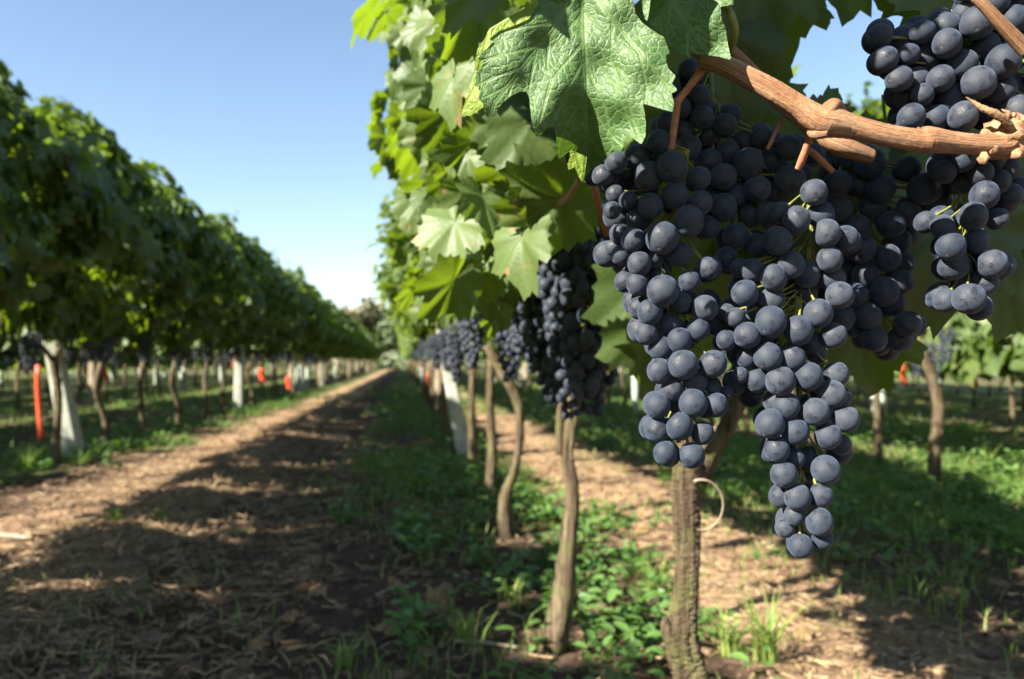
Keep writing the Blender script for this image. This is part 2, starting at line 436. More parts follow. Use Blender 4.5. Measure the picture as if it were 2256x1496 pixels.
def leaf_template(nt_=56, rings=4, seed=0, fold=.25, droop=.35, ripple=.05, teeth=True):
    g = np.random.default_rng(seed+100); a, r = leaf_outline(nt_, seed, teeth)
    V = [[0, 0, 0]]; 
    for k in range(1, rings+1):
        t = k/rings; 
        V += list(np.c_[np.sin(a)*r*t, np.cos(a)*r*t, np.zeros(nt_)])
    V = np.array(V); x, y = V[:, 0].copy(), V[:, 1].copy(); rr = np.hypot(x, y)
    uv = np.c_[x, y]
    z = fold*np.abs(x) - droop*np.where(y > 0, y*y, .4*y*y) - .28*x*x + ripple*np.sin(5*np.arctan2(x, y)+g.uniform(0, 6))*rr \
        + ripple*.7*np.sin(11*np.arctan2(x, y)+g.uniform(0, 6))*rr**2
    V[:, 2] = z
    F = []
    j = np.arange(nt_-1)
    F.append(np.c_[np.zeros(nt_-1, int), 1+j+1, 1+j])
    for k in range(rings-1):
        o = 1+k*nt_; F4 = np.c_[o+j, o+j+1, o+nt_+j+1, o+nt_+j]
        F.append(np.c_[F4[:, 0], F4[:, 1], F4[:, 2]]); F.append(np.c_[F4[:, 0], F4[:, 2], F4[:, 3]])
    return V, np.concatenate(F), uv
def fixwind(T):
    V, F, uv = T; p = uv[F]; ar = (p[:, 1, 0]-p[:, 0, 0])*(p[:, 2, 1]-p[:, 0, 1])-(p[:, 2, 0]-p[:, 0, 0])*(p[:, 1, 1]-p[:, 0, 1])
    F = F.copy(); s = ar < 0; F[s] = F[s][:, ::-1]; return V, F, uv
TH = [fixwind(leaf_template(81, 4, s, f, d, rp)) for s, f, d, rp in ((1, .22, .30, .05), (2, .38, .15, .07), (3, .10, .5, .06), (4, .5, .35, .05), (5, -.15, .25, .08))]
TM = [fixwind(leaf_template(29, 2, s, f, d, rp, True)) for s, f, d, rp in ((1, .22, .30, .05), (2, .38, .15, .07), (3, .10, .5, .06), (4, .5, .35, .05))]
TL = [fixwind(leaf_template(13, 1, s, f, d, rp, False)) for s, f, d, rp in ((1, .22, .30, .05), (2, .38, .15, .07))]

def frames(n, d):
    """rotation matrices with columns (side, blade direction, normal)"""
    n = n/np.linalg.norm(n, axis=1)[:, None]
    d = d-n*(d*n).sum(1)[:, None]; d /= np.linalg.norm(d, axis=1)[:, None]+1e-9
    x = np.cross(d, n)
    return np.stack([x, d, n], -1)
def scatter_leaves(mb, temps, pos, nrm, dr, size, rnd, g):
    w = g.integers(0, len(temps), len(pos)); Rm = frames(nrm, dr)
    for k, (V, F, uv) in enumerate(temps):
        s = np.where(w == k)[0]
        if not len(s): continue
        W = np.einsum('nij,vj->nvi', Rm[s], V)*size[s][:, None, None]+pos[s][:, None]
        nv = len(V); FF = (F[None]+(np.arange(len(s))*nv)[:, None, None]).reshape(-1, 3)
        mb.add(W.reshape(-1, 3), [FF], np.tile(uv, (len(s), 1)), np.repeat(rnd[s], nv))

def half_width(h):
    return np.interp(h, [.85, .95, 1.1, 1.45, 1.75, 2.0, 2.2, 2.4], [.06, .14, .28, .44, .47, .38, .22, .06])
def canopy(g, N, temps, length=1.0, low=.86, top=2.30, sz=(.085, .125), cut=.24, gap=False, shoot=1.0):
    """leaves of one vine's stretch of hedge, origin at the vine's foot"""
    mb = MB()
    N0 = N*2; h = low+(top-low)*g.random(N0)**.92; y = (g.random(N0)-.5)*(length+.25); side = np.where(g.random(N0) < .5, -1, 1)
    keep = (fbm(y*3.3+side*9+g.uniform(0, 90), h*3.1, 3) > .36+.12*g.random(N0)) & (h > np.where(side < 0, low+cut, low))
    if gap: keep &= ~((side > 0) & (h > 1.05))
    h, y, side = h[keep][:N], y[keep][:N], side[keep][:N]; N = len(h)
    fr = 1-np.abs(g.normal(0, .28, N)); fr = np.where(g.random(N) < .22, g.uniform(-.8, .8, N), fr)
    ph = g.uniform(0, 6.28, 3); hw = half_width(h)*(1+.22*np.sin(y*5+side*2+h*4+ph[0])+.20*np.sin(h*9+y*3+ph[1])+.16*np.sin(y*13-h*11+ph[2])); x = side*hw*fr
    h = 1.5+(h-1.5)*np.where(h > 1.5, 1+.16*np.sin(y*4.3+ph[1])+.12*np.sin(y*9+ph[2]), 1)
    topn = sstep(2.0, 2.45, h)
    n = np.c_[side*(1-.6*topn)*1.0, g.normal(0, .45, N), .55+1.0*topn+g.normal(0, .3, N)]+g.normal(0, .32, (N, 3))
    d = np.c_[side*.45+g.normal(0, .4, N), g.normal(0, .6, N), -1.0+g.normal(0, .3, N)+.5*topn]
    s = g.uniform(sz[0], sz[1], N)
    scatter_leaves(mb, temps, np.c_[x, y, h], n, d, s, g.random(N), g)
    # shoots that stick out of the top and the sides
    for k in range(9):
        if k < 4: p0 = np.array([g.uniform(-.2, .2), g.uniform(-.55, .55), g.uniform(2.0, 2.2)]); dv = np.array([g.normal(0, .35), g.normal(0, .3), 1.0])*g.uniform(.2, .58)*(1 if shoot == 1 else .6)
        else:
            sd_ = g.choice([-1, 1]); p0 = np.array([sd_*.40, g.uniform(-.5, .5), g.uniform(1.2, 2.1)]); dv = np.array([sd_*1.0, g.normal(0, .4), g.uniform(-.3, .5)])*g.uniform(.14, .28)*shoot
        if gap and dv[0] > 0: dv[0] *= -1; p0[0] *= -1
        m = 9; t = np.linspace(.1, 1, m)[:, None]; pp = p0+dv*t+np.c_[np.zeros((m, 2)), -.06*t**2]
        V, F, uv = tube([p0, p0+dv*.5, p0+dv+[0, 0, -.06]], [.004, .003, .0015], 4, 5); mb.add(V, F, uv, .8)
        sgn = np.where(np.arange(m) % 2 == 0, 1, -1)[:, None]
        dd = np.c_[sgn*.8, g.normal(0, .5, (m, 1)), g.normal(-.5, .3, (m, 1))]
        scatter_leaves(mb, temps, pp, g.normal(0, .5, (m, 3))+[0, 0, .8], dd, np.linspace(.085, .04, m)*g.uniform(.9, 1.2), g.uniform(.5, 1, m), g)
    return mb

# ------------------------------------------------------------------ vine trunks
def trunk_mb(g, sides=12, scale=1.0, pts=None, rad=None):
    mb = MB()
    if pts is None:
        l = g.normal(0, .022, (4, 2)); l[0] = 0
        pts = [[0, 0, -.05], [l[1][0], l[1][1], .22], [l[2][0], l[2][1], .48], [l[3][0]*.6, l[3][1], .74]]
        rad = [.036, .027, .022, .026]
    V, F, uv = tube(pts, rad, sides, 22, .10, int(g.integers(1e6))); mb.add(V, F, uv, .5)
    e = np.array(pts[-1])
    for s in (-1, 1):
        p = [e-[0, 0, .03], e+[g.normal(0, .02), s*.18, .07], e+[g.normal(0, .02), s*.5, .10+g.normal(0, .01)]]
        V, F, uv = tube(p, [.019, .013, .010], 8, 10, .08, int(g.integers(1e6))); mb.add(V, F, uv, .5)
    for k in range(5):
        y = g.uniform(-.45, .45); p0 = e+[0, y, .09]
        V, F, uv = tube([p0, p0+[g.normal(0, .05), g.normal(0, .04), .5], p0+[g.normal(0, .1), g.normal(0, .06), 1.4]], [.006, .005, .003], 5, 8); mb.add(V, F, uv, .9)
    return mb

VARH, VARL, VTR = [], [], []
g0 = np.random.default_rng(3)
for k in range(5): VARH.append(canopy(np.random.default_rng(20+k), 1500, TM, sz=(.055, .10)).mesh('foliage', M['leaf']))
HIGH = [canopy(np.random.default_rng(50+k), 1250, TH, sz=(.06, .10), gap=(k == 0), shoot=.35).mesh('foliage', M['leaf']) for k in range(2)]
for k in range(3): VARL.append(canopy(np.random.default_rng(30+k), 900, TL, sz=(.08, .125)).mesh('foliage', M['leaf']))
for k in range(6): VTR.append(trunk_mb(np.random.default_rng(40+k)).mesh('trunk', M['bark']))

def place_vine(x, y, label, group, fol, tr, rz=0.0, s=1.0, mirror=False):
    z = float(gh(x, y))
    o = empty('grape_vine', (x, y, z), rz)
    tag(o, label, 'vine', group)
    if tr is not None: link('trunk', tr, o)
    if fol is not None:
        f = link('foliage', fol, o); f.scale = (min(s, 1.05), 1, s)
    return o

VARD = [canopy(np.random.default_rng(60+k), 1400, TM, sz=(.06, .10), low=.78, cut=0).mesh('foliage', M['leaf']) for k in range(3)]
# right-hand row, nearest vines by hand: trunks follow the photo
def world_pts(l, Z): return np.array([px(a, b_, Z) for a, b_ in l])
gR = np.random.default_rng(77)
def hand_trunk(name_label, ptsW, rad, fol, yfol, sides=22, n=60, extra=None, bump=.11):
    foot = ptsW[0].copy(); o = empty('grape_vine', foot); tag(o, name_label, 'vine', 'vines of the row right of the path')
    mb = MB(); V, F, uv = tube(ptsW-foot, rad, sides, n, bump, int(gR.integers(1e6)), freq=4); mb.add(V, F, uv, .5)
    for (p, r) in (extra or []):
        V, F, uv = tube(np.array(p)-foot, r, 14, 30, .10, int(gR.integers(1e6))); mb.add(V, F, uv, .5)
    mb.obj('trunk', M['bark'], o)
    if fol is not None: link('foliage', fol, o, (ROWS_R[0]-foot[0], yfol-foot[1], -foot[2])).scale = (.82 if yfol < 2.5 else .86, 1, .88 if yfol < 3.5 else .95)
    return o
Z0 = 1.10
P0 = world_pts([(1560, 1860), (1545, 1640), (1525, 1500), (1500, 1400), (1512, 1290), (1515, 1180), (1512, 1080), (1515, 1010)], Z0)
vine0 = hand_trunk('nearest vine of the row, thick peeling trunk under the big grape bunches', P0,
    np.array([48, 42, 37, 36, 27, 29, 31, 34])*Z0/FPX, None, 0, 40, 260,
    extra=[(world_pts([(1500, 1060), (1512, 985), (1490, 940), (1470, 880)], Z0), np.array([22, 22, 16, 10])*Z0/FPX),
           (world_pts([(1535, 1060), (1575, 975), (1620, 900), (1635, 800), (1650, 640), (1700, 520)], Z0), np.array([22, 22, 18, 20, 17, 14])*Z0/FPX),
           (world_pts([(1490, 1440), (1470, 1385), (1466, 1360)], Z0-.01), np.array([16, 14, 5])*Z0/FPX)])
P1 = world_pts([(1215, 1440), (1240, 1330), (1252, 1200), (1262, 1090), (1250, 1000), (1262, 900), (1268, 840)], 1.9)
hand_trunk('second vine of the right row, dark slender trunk below a long grape bunch', P1, np.array([29, 25, 18, 15, 14, 17, 14])*1.9/FPX,
    HIGH[0], 1.95, extra=[(world_pts([(1232, 1000), (1236, 910), (1245, 880)], 1.9), np.array([9, 10, 8])*1.9/FPX)])
P2 = world_pts([(1115, 1190), (1112, 1100), (1135, 1030), (1146, 950), (1138, 880), (1095, 800), (1075, 760)], 3.1)
hand_trunk('third vine of the right row, trunk bent back toward the path at its top', P2, np.array([16, 13, 9, 9, 11, 12, 10])*3.1/FPX, HIGH[1], 3.0)
P3 = world_pts([(1078, 1090), (1085, 1000), (1080, 900), (1082, 790)], 4.2)
hand_trunk('fourth vine of the right row, thin upright trunk right of the leaning pale post', P3, np.array([13, 11, 9, 9])*4.2/FPX, VARH[2], 4.0)
nv = 4
NAMES = {'R0': 'vines of the row right of the path', 'L0': 'vines of the row left of the path', 'R1': 'vines of the second row on the right', 'L1': 'vines of the second row on the left'}
LBL = {'R0': 'leafy grape vine far down the row right of the path', 'L0': 'tall leafy vine with shaded face in the row left of the path',
       'R1': 'grape vine in the second row on the right, beyond the grassy alley', 'L1': 'grape vine in the second row on the left, seen under the first row'}
gv = np.random.default_rng(11)
def row(x, ys, key, first_labels=()):
    global nv
    for i, y in enumerate(ys):
        d = y
        fol = VARD[gv.integers(3)] if (y < 16 and key in ('R1', 'L1')) else VARH[gv.integers(5)] if y < 16 else VARL[gv.integers(3)]
        lab = first_labels[i] if i < len(first_labels) and first_labels[i] else LBL[key]
        o = place_vine(x+gv.normal(0, .03), y+gv.normal(0, .06), lab, NAMES[key], fol, VTR[gv.integers(6)], 0.0, (.91 if y < .15 else gv.uniform(.90, .96) if y < 5 else gv.uniform(.97, 1.09)) if key == 'L0' else gv.uniform(.92, 1.04))
        nv += 1
row(ROWS_R[0], np.arange(5, 70, 1.0), 'R0', ['fifth vine of the right row, trunk just behind the leaning pale post'])
L0y = np.arange(-2.6, 70, 1.03)
row(ROWS_L[0], L0y, 'L0')
row(ROWS_R[1], np.r_[1.4, 2.4, 3.4], 'R1')
PT = world_pts([(2062, 1085), (2058, 1000), (2068, 900), (2052, 830), (2024, 755)], 4.3)
hand_trunk('vine with a bare sunlit trunk right of the bunches, second row on the right', PT, np.array([17, 13, 12, 11, 10])*4.3/FPX, None, 0)
row(ROWS_R[1], np.arange(4.9, 46, 1.0), 'R1')
row(ROWS_L[1], np.arange(3, 50, 1.05), 'L1')

# far rows: more vines than could be told apart
mb = MB(); gf = np.random.default_rng(5)
tv, tf, tu = tube([[0, 0, -.05], [.02, .01, .3], [0, 0, .75]], [.03, .022, .022], 5, 4)
for X in ROWS_L[2:]+ROWS_R[2:]:
    ys = np.arange(2 if X > 0 else 5, 46, 1.0)
    for y in ys:
        N = 170 if y < 20 else 110
        h = .66+1.7*gf.random(N)**1.3; s = np.where(gf.random(N) < .5, -1, 1)
        p = np.c_[X+s*np.maximum(half_width(h), .2)*gf.uniform(.5, 1.1, N), y+gf.uniform(-.6, .6, N), h]
        n = np.c_[s*1.0, gf.normal(0, .4, N), .5+gf.normal(0, .4, N)]
        scatter_leaves(mb, TL, p, n, np.c_[s*.4, gf.normal(0, .5, N), -np.ones(N)], gf.uniform(.15, .24, N), gf.random(N), gf)
tag(mb.obj('distant_vine_foliage', M['leaf']), 'mass of vine foliage in the farther rows', 'vines', kind='stuff')
mb = MB()
for X in ROWS_L[2:]+ROWS_R[2:]:
    for y in np.arange(2 if X > 0 else 5, 46, 1.0): mb.add(tv+[X+gf.normal(0, .04), y+gf.normal(0, .1), 0], tf, tu, .5)
tag(mb.obj('distant_vine_trunks', M['bark']), 'ranks of thin vine trunks in the farther rows', 'vines', kind='stuff')

# ------------------------------------------------------------------ posts, guards, ties, wires
def box_post(name, x, y, w, h, lean, mat, label, group, taper=.8, rz=0.0):
    z = float(gh(x, y)); mb = MB(); n = 9; V = []
    c = w*.16
    ring = np.array([[-w/2+c, -w/2], [w/2-c, -w/2], [w/2, -w/2+c], [w/2, w/2-c], [w/2-c, w/2], [-w/2+c, w/2], [-w/2, w/2-c], [-w/2, -w/2+c]])
    for k in range(n):
        t = k/(n-1); s = 1-(1-taper)*t
        V += [[a*s+lean[0]*t*h, b_*s+lean[1]*t*h, -.06+(h+.06)*t] for a, b_ in ring]
    V.append([lean[0]*h, lean[1]*h, h+.01]); V = np.array(V)
    i = np.arange(n-1)[:, None]*8; j = np.arange(8)[None]; jn = (j+1) % 8
    F = np.stack([i+j, i+jn, i+8+jn, i+8+j], -1).reshape(-1, 4); o = (n-1)*8; j = np.arange(8)
    mb.add(V, [F, np.c_[o+j, o+(j+1) % 8, np.full(8, n*8)]])
    ob_ = mb.obj(name, mat, smooth=False, loc=(x, y, z)); ob_.rotation_euler[2] = rz
    return tag(ob_, label, 'post', group)
p = px(np.array(168.), np.array(1008.), np.array(5.73))
box_post('trellis_post', p[0], p[1], .135, 2.2, (-.20, 0), M['concrete'], 'thick pale concrete post at the near left, beside the orange strip', 'concrete trellis posts', .45)
box_post('trellis_post', -2.25, 11.2, .12, .94, (.0, 0), M['concrete'], 'pale round-topped concrete post midway along the left row', 'concrete trellis posts', .85)
p = px(np.array(1028.), np.array(1005.), np.array(5.7))
box_post('trellis_post', p[0], p[1], .115, 1.05, (-.20, 0), M['concrete'], 'pale post leaning left at the foot of the right row', 'concrete trellis posts', .62)
for X, key, ys in ((ROWS_L[0], 'left', (16.9, 22.5, 28.1, 33.7, 39.3, 45, 51)), (ROWS_R[0], 'right', (11.3, 16.9, 22.5, 28.1, 33.7)), (ROWS_L[1], 'second left', (8.2, 13.8, 19.4, 25)), (ROWS_R[1], 'second right', (9.5, 15, 20.7))):
    for y in ys:
        box_post('trellis_post', X+.06, y, .10, 1.6 if 'second' not in key else 1.5, (gv.normal(0, .02), 0), M['wood'], f'upright weathered post standing among the vines of the {key} row', f'posts along the {key} row', .8)

def guard(x, y, h, r, lean=(0, 0), label=None, group='pale plastic vine guards'):
    z = float(gh(x, y)); mb = MB(); base = .0
    V, F, uv = tube([[0, 0, base], [lean[0]*.5, lean[1]*.5, h*.5], [lean[0], lean[1], h]], [r, r*1.02, r], 14, 6, cap=False); mb.add(V, F, uv)
    V, F, uv = tube([[0, 0, base], [lean[0]*.5, lean[1]*.5, h*.5], [lean[0], lean[1], h-.002]], [r*.93, r*.95, r*.93], 14, 6, cap=False)
    mb.add(V, [f[:, ::-1] for f in F], uv)
    return tag(mb.obj('vine_guard', M['tube'], loc=(x, y, z)), label or 'pale plastic guard tube round a young vine in the rows', 'vine guard', group)
gg = np.random.default_rng(61)
for X, lo, hi, n_ in ((ROWS_L[1], 6, 34, 13), (ROWS_R[1], 8, 30, 9), (ROWS_L[2], 8, 34, 12), (ROWS_R[2], 6, 34, 16), (ROWS_R[3], 6, 36, 16), (ROWS_L[3], 9, 36, 10), (ROWS_L[0], 9, 30, 7), (ROWS_R[0], 8, 30, 5)):
    side = 'left' if X < 0 else 'right'
    for k in range(n_):
        guard(X+gg.normal(0, .05), gg.uniform(lo, hi), gg.uniform(.45, .68), .045, (gg.normal(0, .02), 0),
              f'short pale guard tube among the trunks on the {side} side', f'pale vine guards among the trunks on the {side}')
def strip(x, y, z0, z1, w, label, group='orange plastic strips', bend=.04):
    mb = MB(); n = 8; V = []
    z = float(gh(x, y))
    for k in range(n):
        t = k/(n-1); cx = -bend*math.sin(t*2.6)+bend*.8*(1-t)
        for a, b_ in ((-w/2, -.004), (w/2, -.004), (w/2, .004), (-w/2, .004)): V.append([cx+a, b_+.01*math.sin(t*5), z0+(z1-z0)*t])
    i = np.arange(n-1)[:, None]*4; j = np.arange(4)[None]; jn = (j+1) % 4
    F = np.stack([i+j, i+jn, i+4+jn, i+4+j], -1).reshape(-1, 4)
    mb.add(np.array(V), [F, np.array([[3, 2, 1, 0], [n*4-4, n*4-3, n*4-2, n*4-1]])])
    return tag(mb.obj('plastic_strip', M['orange'], loc=(x, y, z)), label, 'plastic strip', group)
pa = px(np.array(86.), np.array(960.), np.array(5.6))
strip(pa[0], pa[1], .14, .68, .034, 'long orange strip beside the nearest trunk at the left edge', bend=.02)
for (a, b0, b1, Z_, w_, lb) in ((520, 835, 788, 12.5, .09, 'orange strip high on a trunk left of the round-topped post'), (578, 842, 812, 12.6, .10, 'orange strip just right of the round-topped post'),
        (637, 858, 830, 14, .09, 'low orange strip on the left row between post and path end'), (234, 838, 806, 8.5, .05, 'small orange strip behind the left row near the thick post'),
        (975, 818, 792, 9, .05, 'orange strip right of the path beside the leaning post'), (945, 850, 820, 12, .05, 'orange strip at the far foot of the right row'),
        (1208, 845, 812, 9.5, .07, 'orange strip under the canopy left of the second trunk'), (1273, 852, 838, 9.5, .06, 'orange strip seen right of the second trunk')):
    p = px(np.array(float(a)), np.array(800.), np.array(Z_)); h0 = .7-(b0-798)*Z_/FPX; h1 = .7-(b1-798)*Z_/FPX
    strip(p[0], p[1], h0, h1, w_, lb, bend=.02)
for k, (a, Z_) in enumerate(((1992, 8.5), (2036, 9.5), (2148, 8.6), (2172, 11), (2232, 8.2), (2100, 13), (1905, 14), (1460, 12), (1530, 15), (60, 12), (190, 16), (700, 25), (300, 18))):
    p = px(np.array(float(a)), np.array(800.), np.array(float(Z_)))
    strip(p[0], p[1], .42+.1*gg.random(), .64+.05*gg.random(), .065, 'small orange strip on a trunk in the farther rows ' + ('to the right' if a > 1200 else 'to the left'),
          'orange strips in the farther rows ' + ('on the right' if a > 1200 else 'on the left'), bend=.02)
for X, y0, y1, nm in ((ROWS_L[0], -3, 70, 'first row left of the path'), (ROWS_R[0], 1.6, 70, 'first row right of the path'), (ROWS_R[1], 3.5, 50, 'second row on the right'), (ROWS_L[1], 3, 50, 'second row on the left')):
    for i, h in enumerate((.78, 1.25, 1.75)):
        V, F, uv = tube([[X, y0, h], [X, (y0+y1)/2, h-.01], [X, y1, h]], .0016, 6, 20); mb = MB(); mb.add(V, F, uv)
        tag(mb.obj('trellis_wire', M['wire']), ('lowest', 'middle', 'upper')[i]+' trellis wire of the '+nm, 'wire')

# ------------------------------------------------------------------ trees at the far end
def far_tree(x, y, hgt, cr, seed, label, bare=False):
    g = np.random.default_rng(seed); o = empty('tree', (x, y, 0)); tag(o, label, 'tree', 'trees beyond the end of the rows')
    mb = MB(); V, F, uv = tube([[0, 0, -.1], [.1, 0, hgt*.35], [.0, .1, hgt*.6], [.1, 0, hgt*.9]], [hgt*.03, hgt*.022, hgt*.014, .02], 8, 12, .06, seed); mb.add(V, F, uv)
    tips = []
    for k in range(16):
        a = g.uniform(0, 6.28); z0 = hgt*g.uniform(.28, .75); L = cr*g.uniform(.6, 1.1)*(1.15-z0/hgt*.5)
        e = np.array([math.cos(a)*L, math.sin(a)*L, z0+L*g.uniform(.3, .9)]); V, F, uv = tube([[0, 0, z0], e*[.5, .5, 1]-[0, 0, .1*L], e], [hgt*.010, hgt*.006, .01], 5, 7); mb.add(V, F, uv); tips += [e, e*[.6, .6, .97]]
    mb.obj('trunk', M['bark'], o)
    mb = MB(); tips = np.array(tips); N = 900 if bare else 2600
    c = tips[g.integers(0, len(tips), N)]+g.normal(0, cr*.20, (N, 3)); 
    scatter_leaves(mb, TL, c, g.normal(0, 1, (N, 3))+[0, 0, .7], g.normal(0, 1, (N, 3)), g.uniform(.28, .5, N), g.random(N), g)
    mb.obj('crown', M['tree_leaf'] if not bare else M['tree_leaf_b'], o)
M['tree_leaf'] = leaf_material('tree_leaf', (.035, .06, .025), (.08, .11, .045), (.10, .16, .03), (.12, .16, .08), .2, .6)
M['tree_leaf_b'] = leaf_material('tree_leaf_brown', (.06, .075, .035), (.11, .12, .06), (.14, .14, .04), (.2, .16, .1), .2, .6)
for i, (a, Z_, hh, cr, br, lb) in enumerate(((795, 86, 7.0, 1.9, True, 'thin browning tree just right of the left row at the path end'), (760, 92, 6.0, 1.8, False, 'low green tree peeking over the far left row'),
        (845, 90, 6.6, 1.7, False, 'grey green tree straight above the path end'), (880, 84, 5.6, 1.6, False, 'green tree touching the right row at the path end'),
        (820, 100, 6.4, 2.2, False, 'hazy tree behind the others at the path end'), (925, 92, 6.0, 2.2, False, 'tree half hidden by the right row at the path end'),
        (700, 96, 5.8, 2.2, False, 'tree hidden mostly behind the far end of the left row'))):
    p = px(np.array(float(a)), np.array(790.), np.array(float(Z_))); far_tree(p[0], p[1], hh*1.12, cr*1.25, 200+i, lb, br)
g = np.random.default_rng(8); mb = MB(); N = 3500
c = np.c_[g.uniform(-45, 60, N), g.uniform(72, 80, N), g.random(N)**1.3*1.6+.1]
scatter_leaves(mb, TL, c, g.normal(0, 1, (N, 3))+[0, 0, .5], g.normal(0, 1, (N, 3)), g.uniform(.3, .5, N), g.random(N), g)
tag(mb.obj('hedgerow_scrub', M['tree_leaf']), 'low scrub closing the view beyond the vineyard', 'scrub', kind='stuff')

# ------------------------------------------------------------------ grass, weeds, straw, clods
def blades(mb, pos, h, w, lean, rnd, g, seg=2):
    n = len(pos); a = g.uniform(0, 6.28, n); dx = np.c_[np.cos(a), np.sin(a)]
    side = np.c_[-dx[:, 1], dx[:, 0]]
    V = []
    for k in range(seg):
        t = k/seg; c = pos+np.c_[dx*(lean*h*t*t)[:, None], h*t*(1-.25*lean*t)]
        wd = (w*(1-t*.5))[:, None]*np.c_[side, np.zeros(n)]*.5
        V += [c-wd, c+wd]
    V.append(pos+np.c_[dx*(lean*h)[:, None], h*(1-.25*lean)])
    nv_ = 2*seg+1; V = np.stack(V, 1).reshape(-1, 3); o = np.arange(n)*nv_
    F = [np.c_[o+2*k, o+2*k+1, o+2*k+3, o+2*k+2] for k in range(seg-1)]
    T = np.c_[o+2*(seg-1), o+2*(seg-1)+1, o+2*seg]
    mb.add(V, ([np.concatenate(F)] if F else [])+[T], None, np.repeat(rnd, nv_))
def sample(n, x0, x1, y0, y1, dens, g, bias=1.6):
    """points with probability dens(x, y), thinner with distance"""
    u = g.random(n); y = y0*(y1/y0)**(u**bias) if bias != 1 else y0*(y1/y0)**u
    x = g.uniform(x0, x1, n)*np.clip(.35+y/9, .3, 1.0) if False else g.uniform(x0, x1, n)
    k = g.random(n) < dens(x, y); return x[k], y[k]
gm_, nt, b = newmat('grass_blade'); q = NT(nt); r = q.attr('rnd')
q.l(q.ramp(r, [(0, (.045, .095, .014)), (.5, (.13, .21, .035)), (.8, (.24, .30, .07)), (1, (.34, .28, .13))]), b.inputs['Base Color']); b.inputs['Roughness'].default_value = .55
tr = q.n('ShaderNodeBsdfTranslucent'); tr.inputs[0].default_value = (.22, .38, .05, 1); mx = q.n('ShaderNodeMixShader'); mx.inputs[0].default_value = .3
q.l(b.outputs[0], mx.inputs[1]); q.l(tr.outputs[0], mx.inputs[2]); q.l(mx.outputs[0], nt.nodes['Material Output'].inputs[0]); M['grass'] = gm_
gs, nt, b = newmat('straw_blade'); q = NT(nt); r = q.attr('rnd')
q.l(q.ramp(r, [(0, (.07, .042, .02)), (.5, (.20, .125, .06)), (1, (.42, .30, .155))]), b.inputs['Base Color']); b.inputs['Roughness'].default_value = .7; M['straw'] = gs

g = np.random.default_rng(21); mb = MB()
x1_, y1_ = sample(15000, -7, 7, 1.6, 24, lambda x, y: green(x, y)*.9, g, 1.15)
x2_, y2_ = sample(6000, -1, 4, 1.5, 7, lambda x, y: green(x, y)*.5+.03, g, 1)
X_ = np.r_[x1_, x2_]; Y_ = np.r_[y1_, y2_]
for rep in range(7):
    n = len(X_); sp = .05+.02*Y_/6; xx = X_+g.normal(0, 1, n)*sp; yy = Y_+g.normal(0, 1, n)*sp
    hh = g.uniform(.035, .12, n)*(.7+.5*fbm(X_*2, Y_*2, 2)*1.4)
    hh = hh*np.where(np.abs(xx+1.4) < .5, .6, 1)
    blades(mb, np.c_[xx, yy, gh(xx, yy)-.004], hh, (.0035+.0016*Y_/4)*g.uniform(.7, 1.3, n), g.uniform(.2, 1.0, n), np.clip(g.normal(.45, .22, n), 0, 1), g)
tag(mb.obj('grass', M['grass'], smooth=False), 'green grass growing under and between the vine rows', 'grass', kind='stuff')

# broad-leaved weeds
WT = []
for s in range(3):
    gw = np.random.default_rng(s); n = 9; a = np.linspace(0, 2*np.pi, n, endpoint=False)
    V = np.c_[np.sin(a)*.28, .5-np.cos(a)*.5, -.15*(.5-np.cos(a)*.5)**2+.12*np.abs(np.sin(a))]; V = np.vstack([[0, .5, -.03], V])
    j = np.arange(n); F = np.c_[np.zeros(n, int), 1+j, 1+(j+1) % n]; WT.append(fixwind((V, F, V[:, :2].copy())))
g = np.random.default_rng(31); mb = MB()
def weeds(xx, yy, nl, s0, s1, hs):
    n = len(xx)
    for k in range(nl):
        a = g.uniform(0, 6.28, n); el = g.uniform(-.1, .9, n); st = g.uniform(0, 1, n)
        hgt = hs*g.uniform(.05, 1, n)*(.6+.8*fbm(xx*3, yy*3, 2)); r_ = g.uniform(0, .04, n)
        p = np.c_[xx+np.cos(a)*r_, yy+np.sin(a)*r_, gh(xx, yy)+hgt]
        d = np.c_[np.cos(a), np.sin(a), el*.6]; nn = np.c_[-np.cos(a)*el*.6, -np.sin(a)*el*.6, np.ones(n)]+g.normal(0, .25, (n, 3))
        scatter_leaves(mb, WT, p, nn, d, g.uniform(s0, s1, n)*(1+yy/25), g.random(n), g)
xx, yy = sample(9000, -4.5, 6, 2.2, 16, lambda x, y: np.clip(green(x, y), 0, 1)*.75, g, 1.1); weeds(xx, yy, 8, .022, .05, .09)
xx, yy = sample(1500, .0, 1.3, 1.5, 4.5, lambda x, y: sstep(.50, .62, fbm(x*3.1+7, y*2.4, 3))*.55+.10*(x > .2)+.3*np.exp(-((x-.62)/.15)**2)*(y > 1.7)-.35*np.exp(-((x-1.15)/.3)**2), g, 1); weeds(xx, yy, 9, .020, .045, .085)
tag(mb.obj('weeds', M['weed']), 'low leafy weeds covering the soil along the vine rows', 'weeds', kind='stuff')

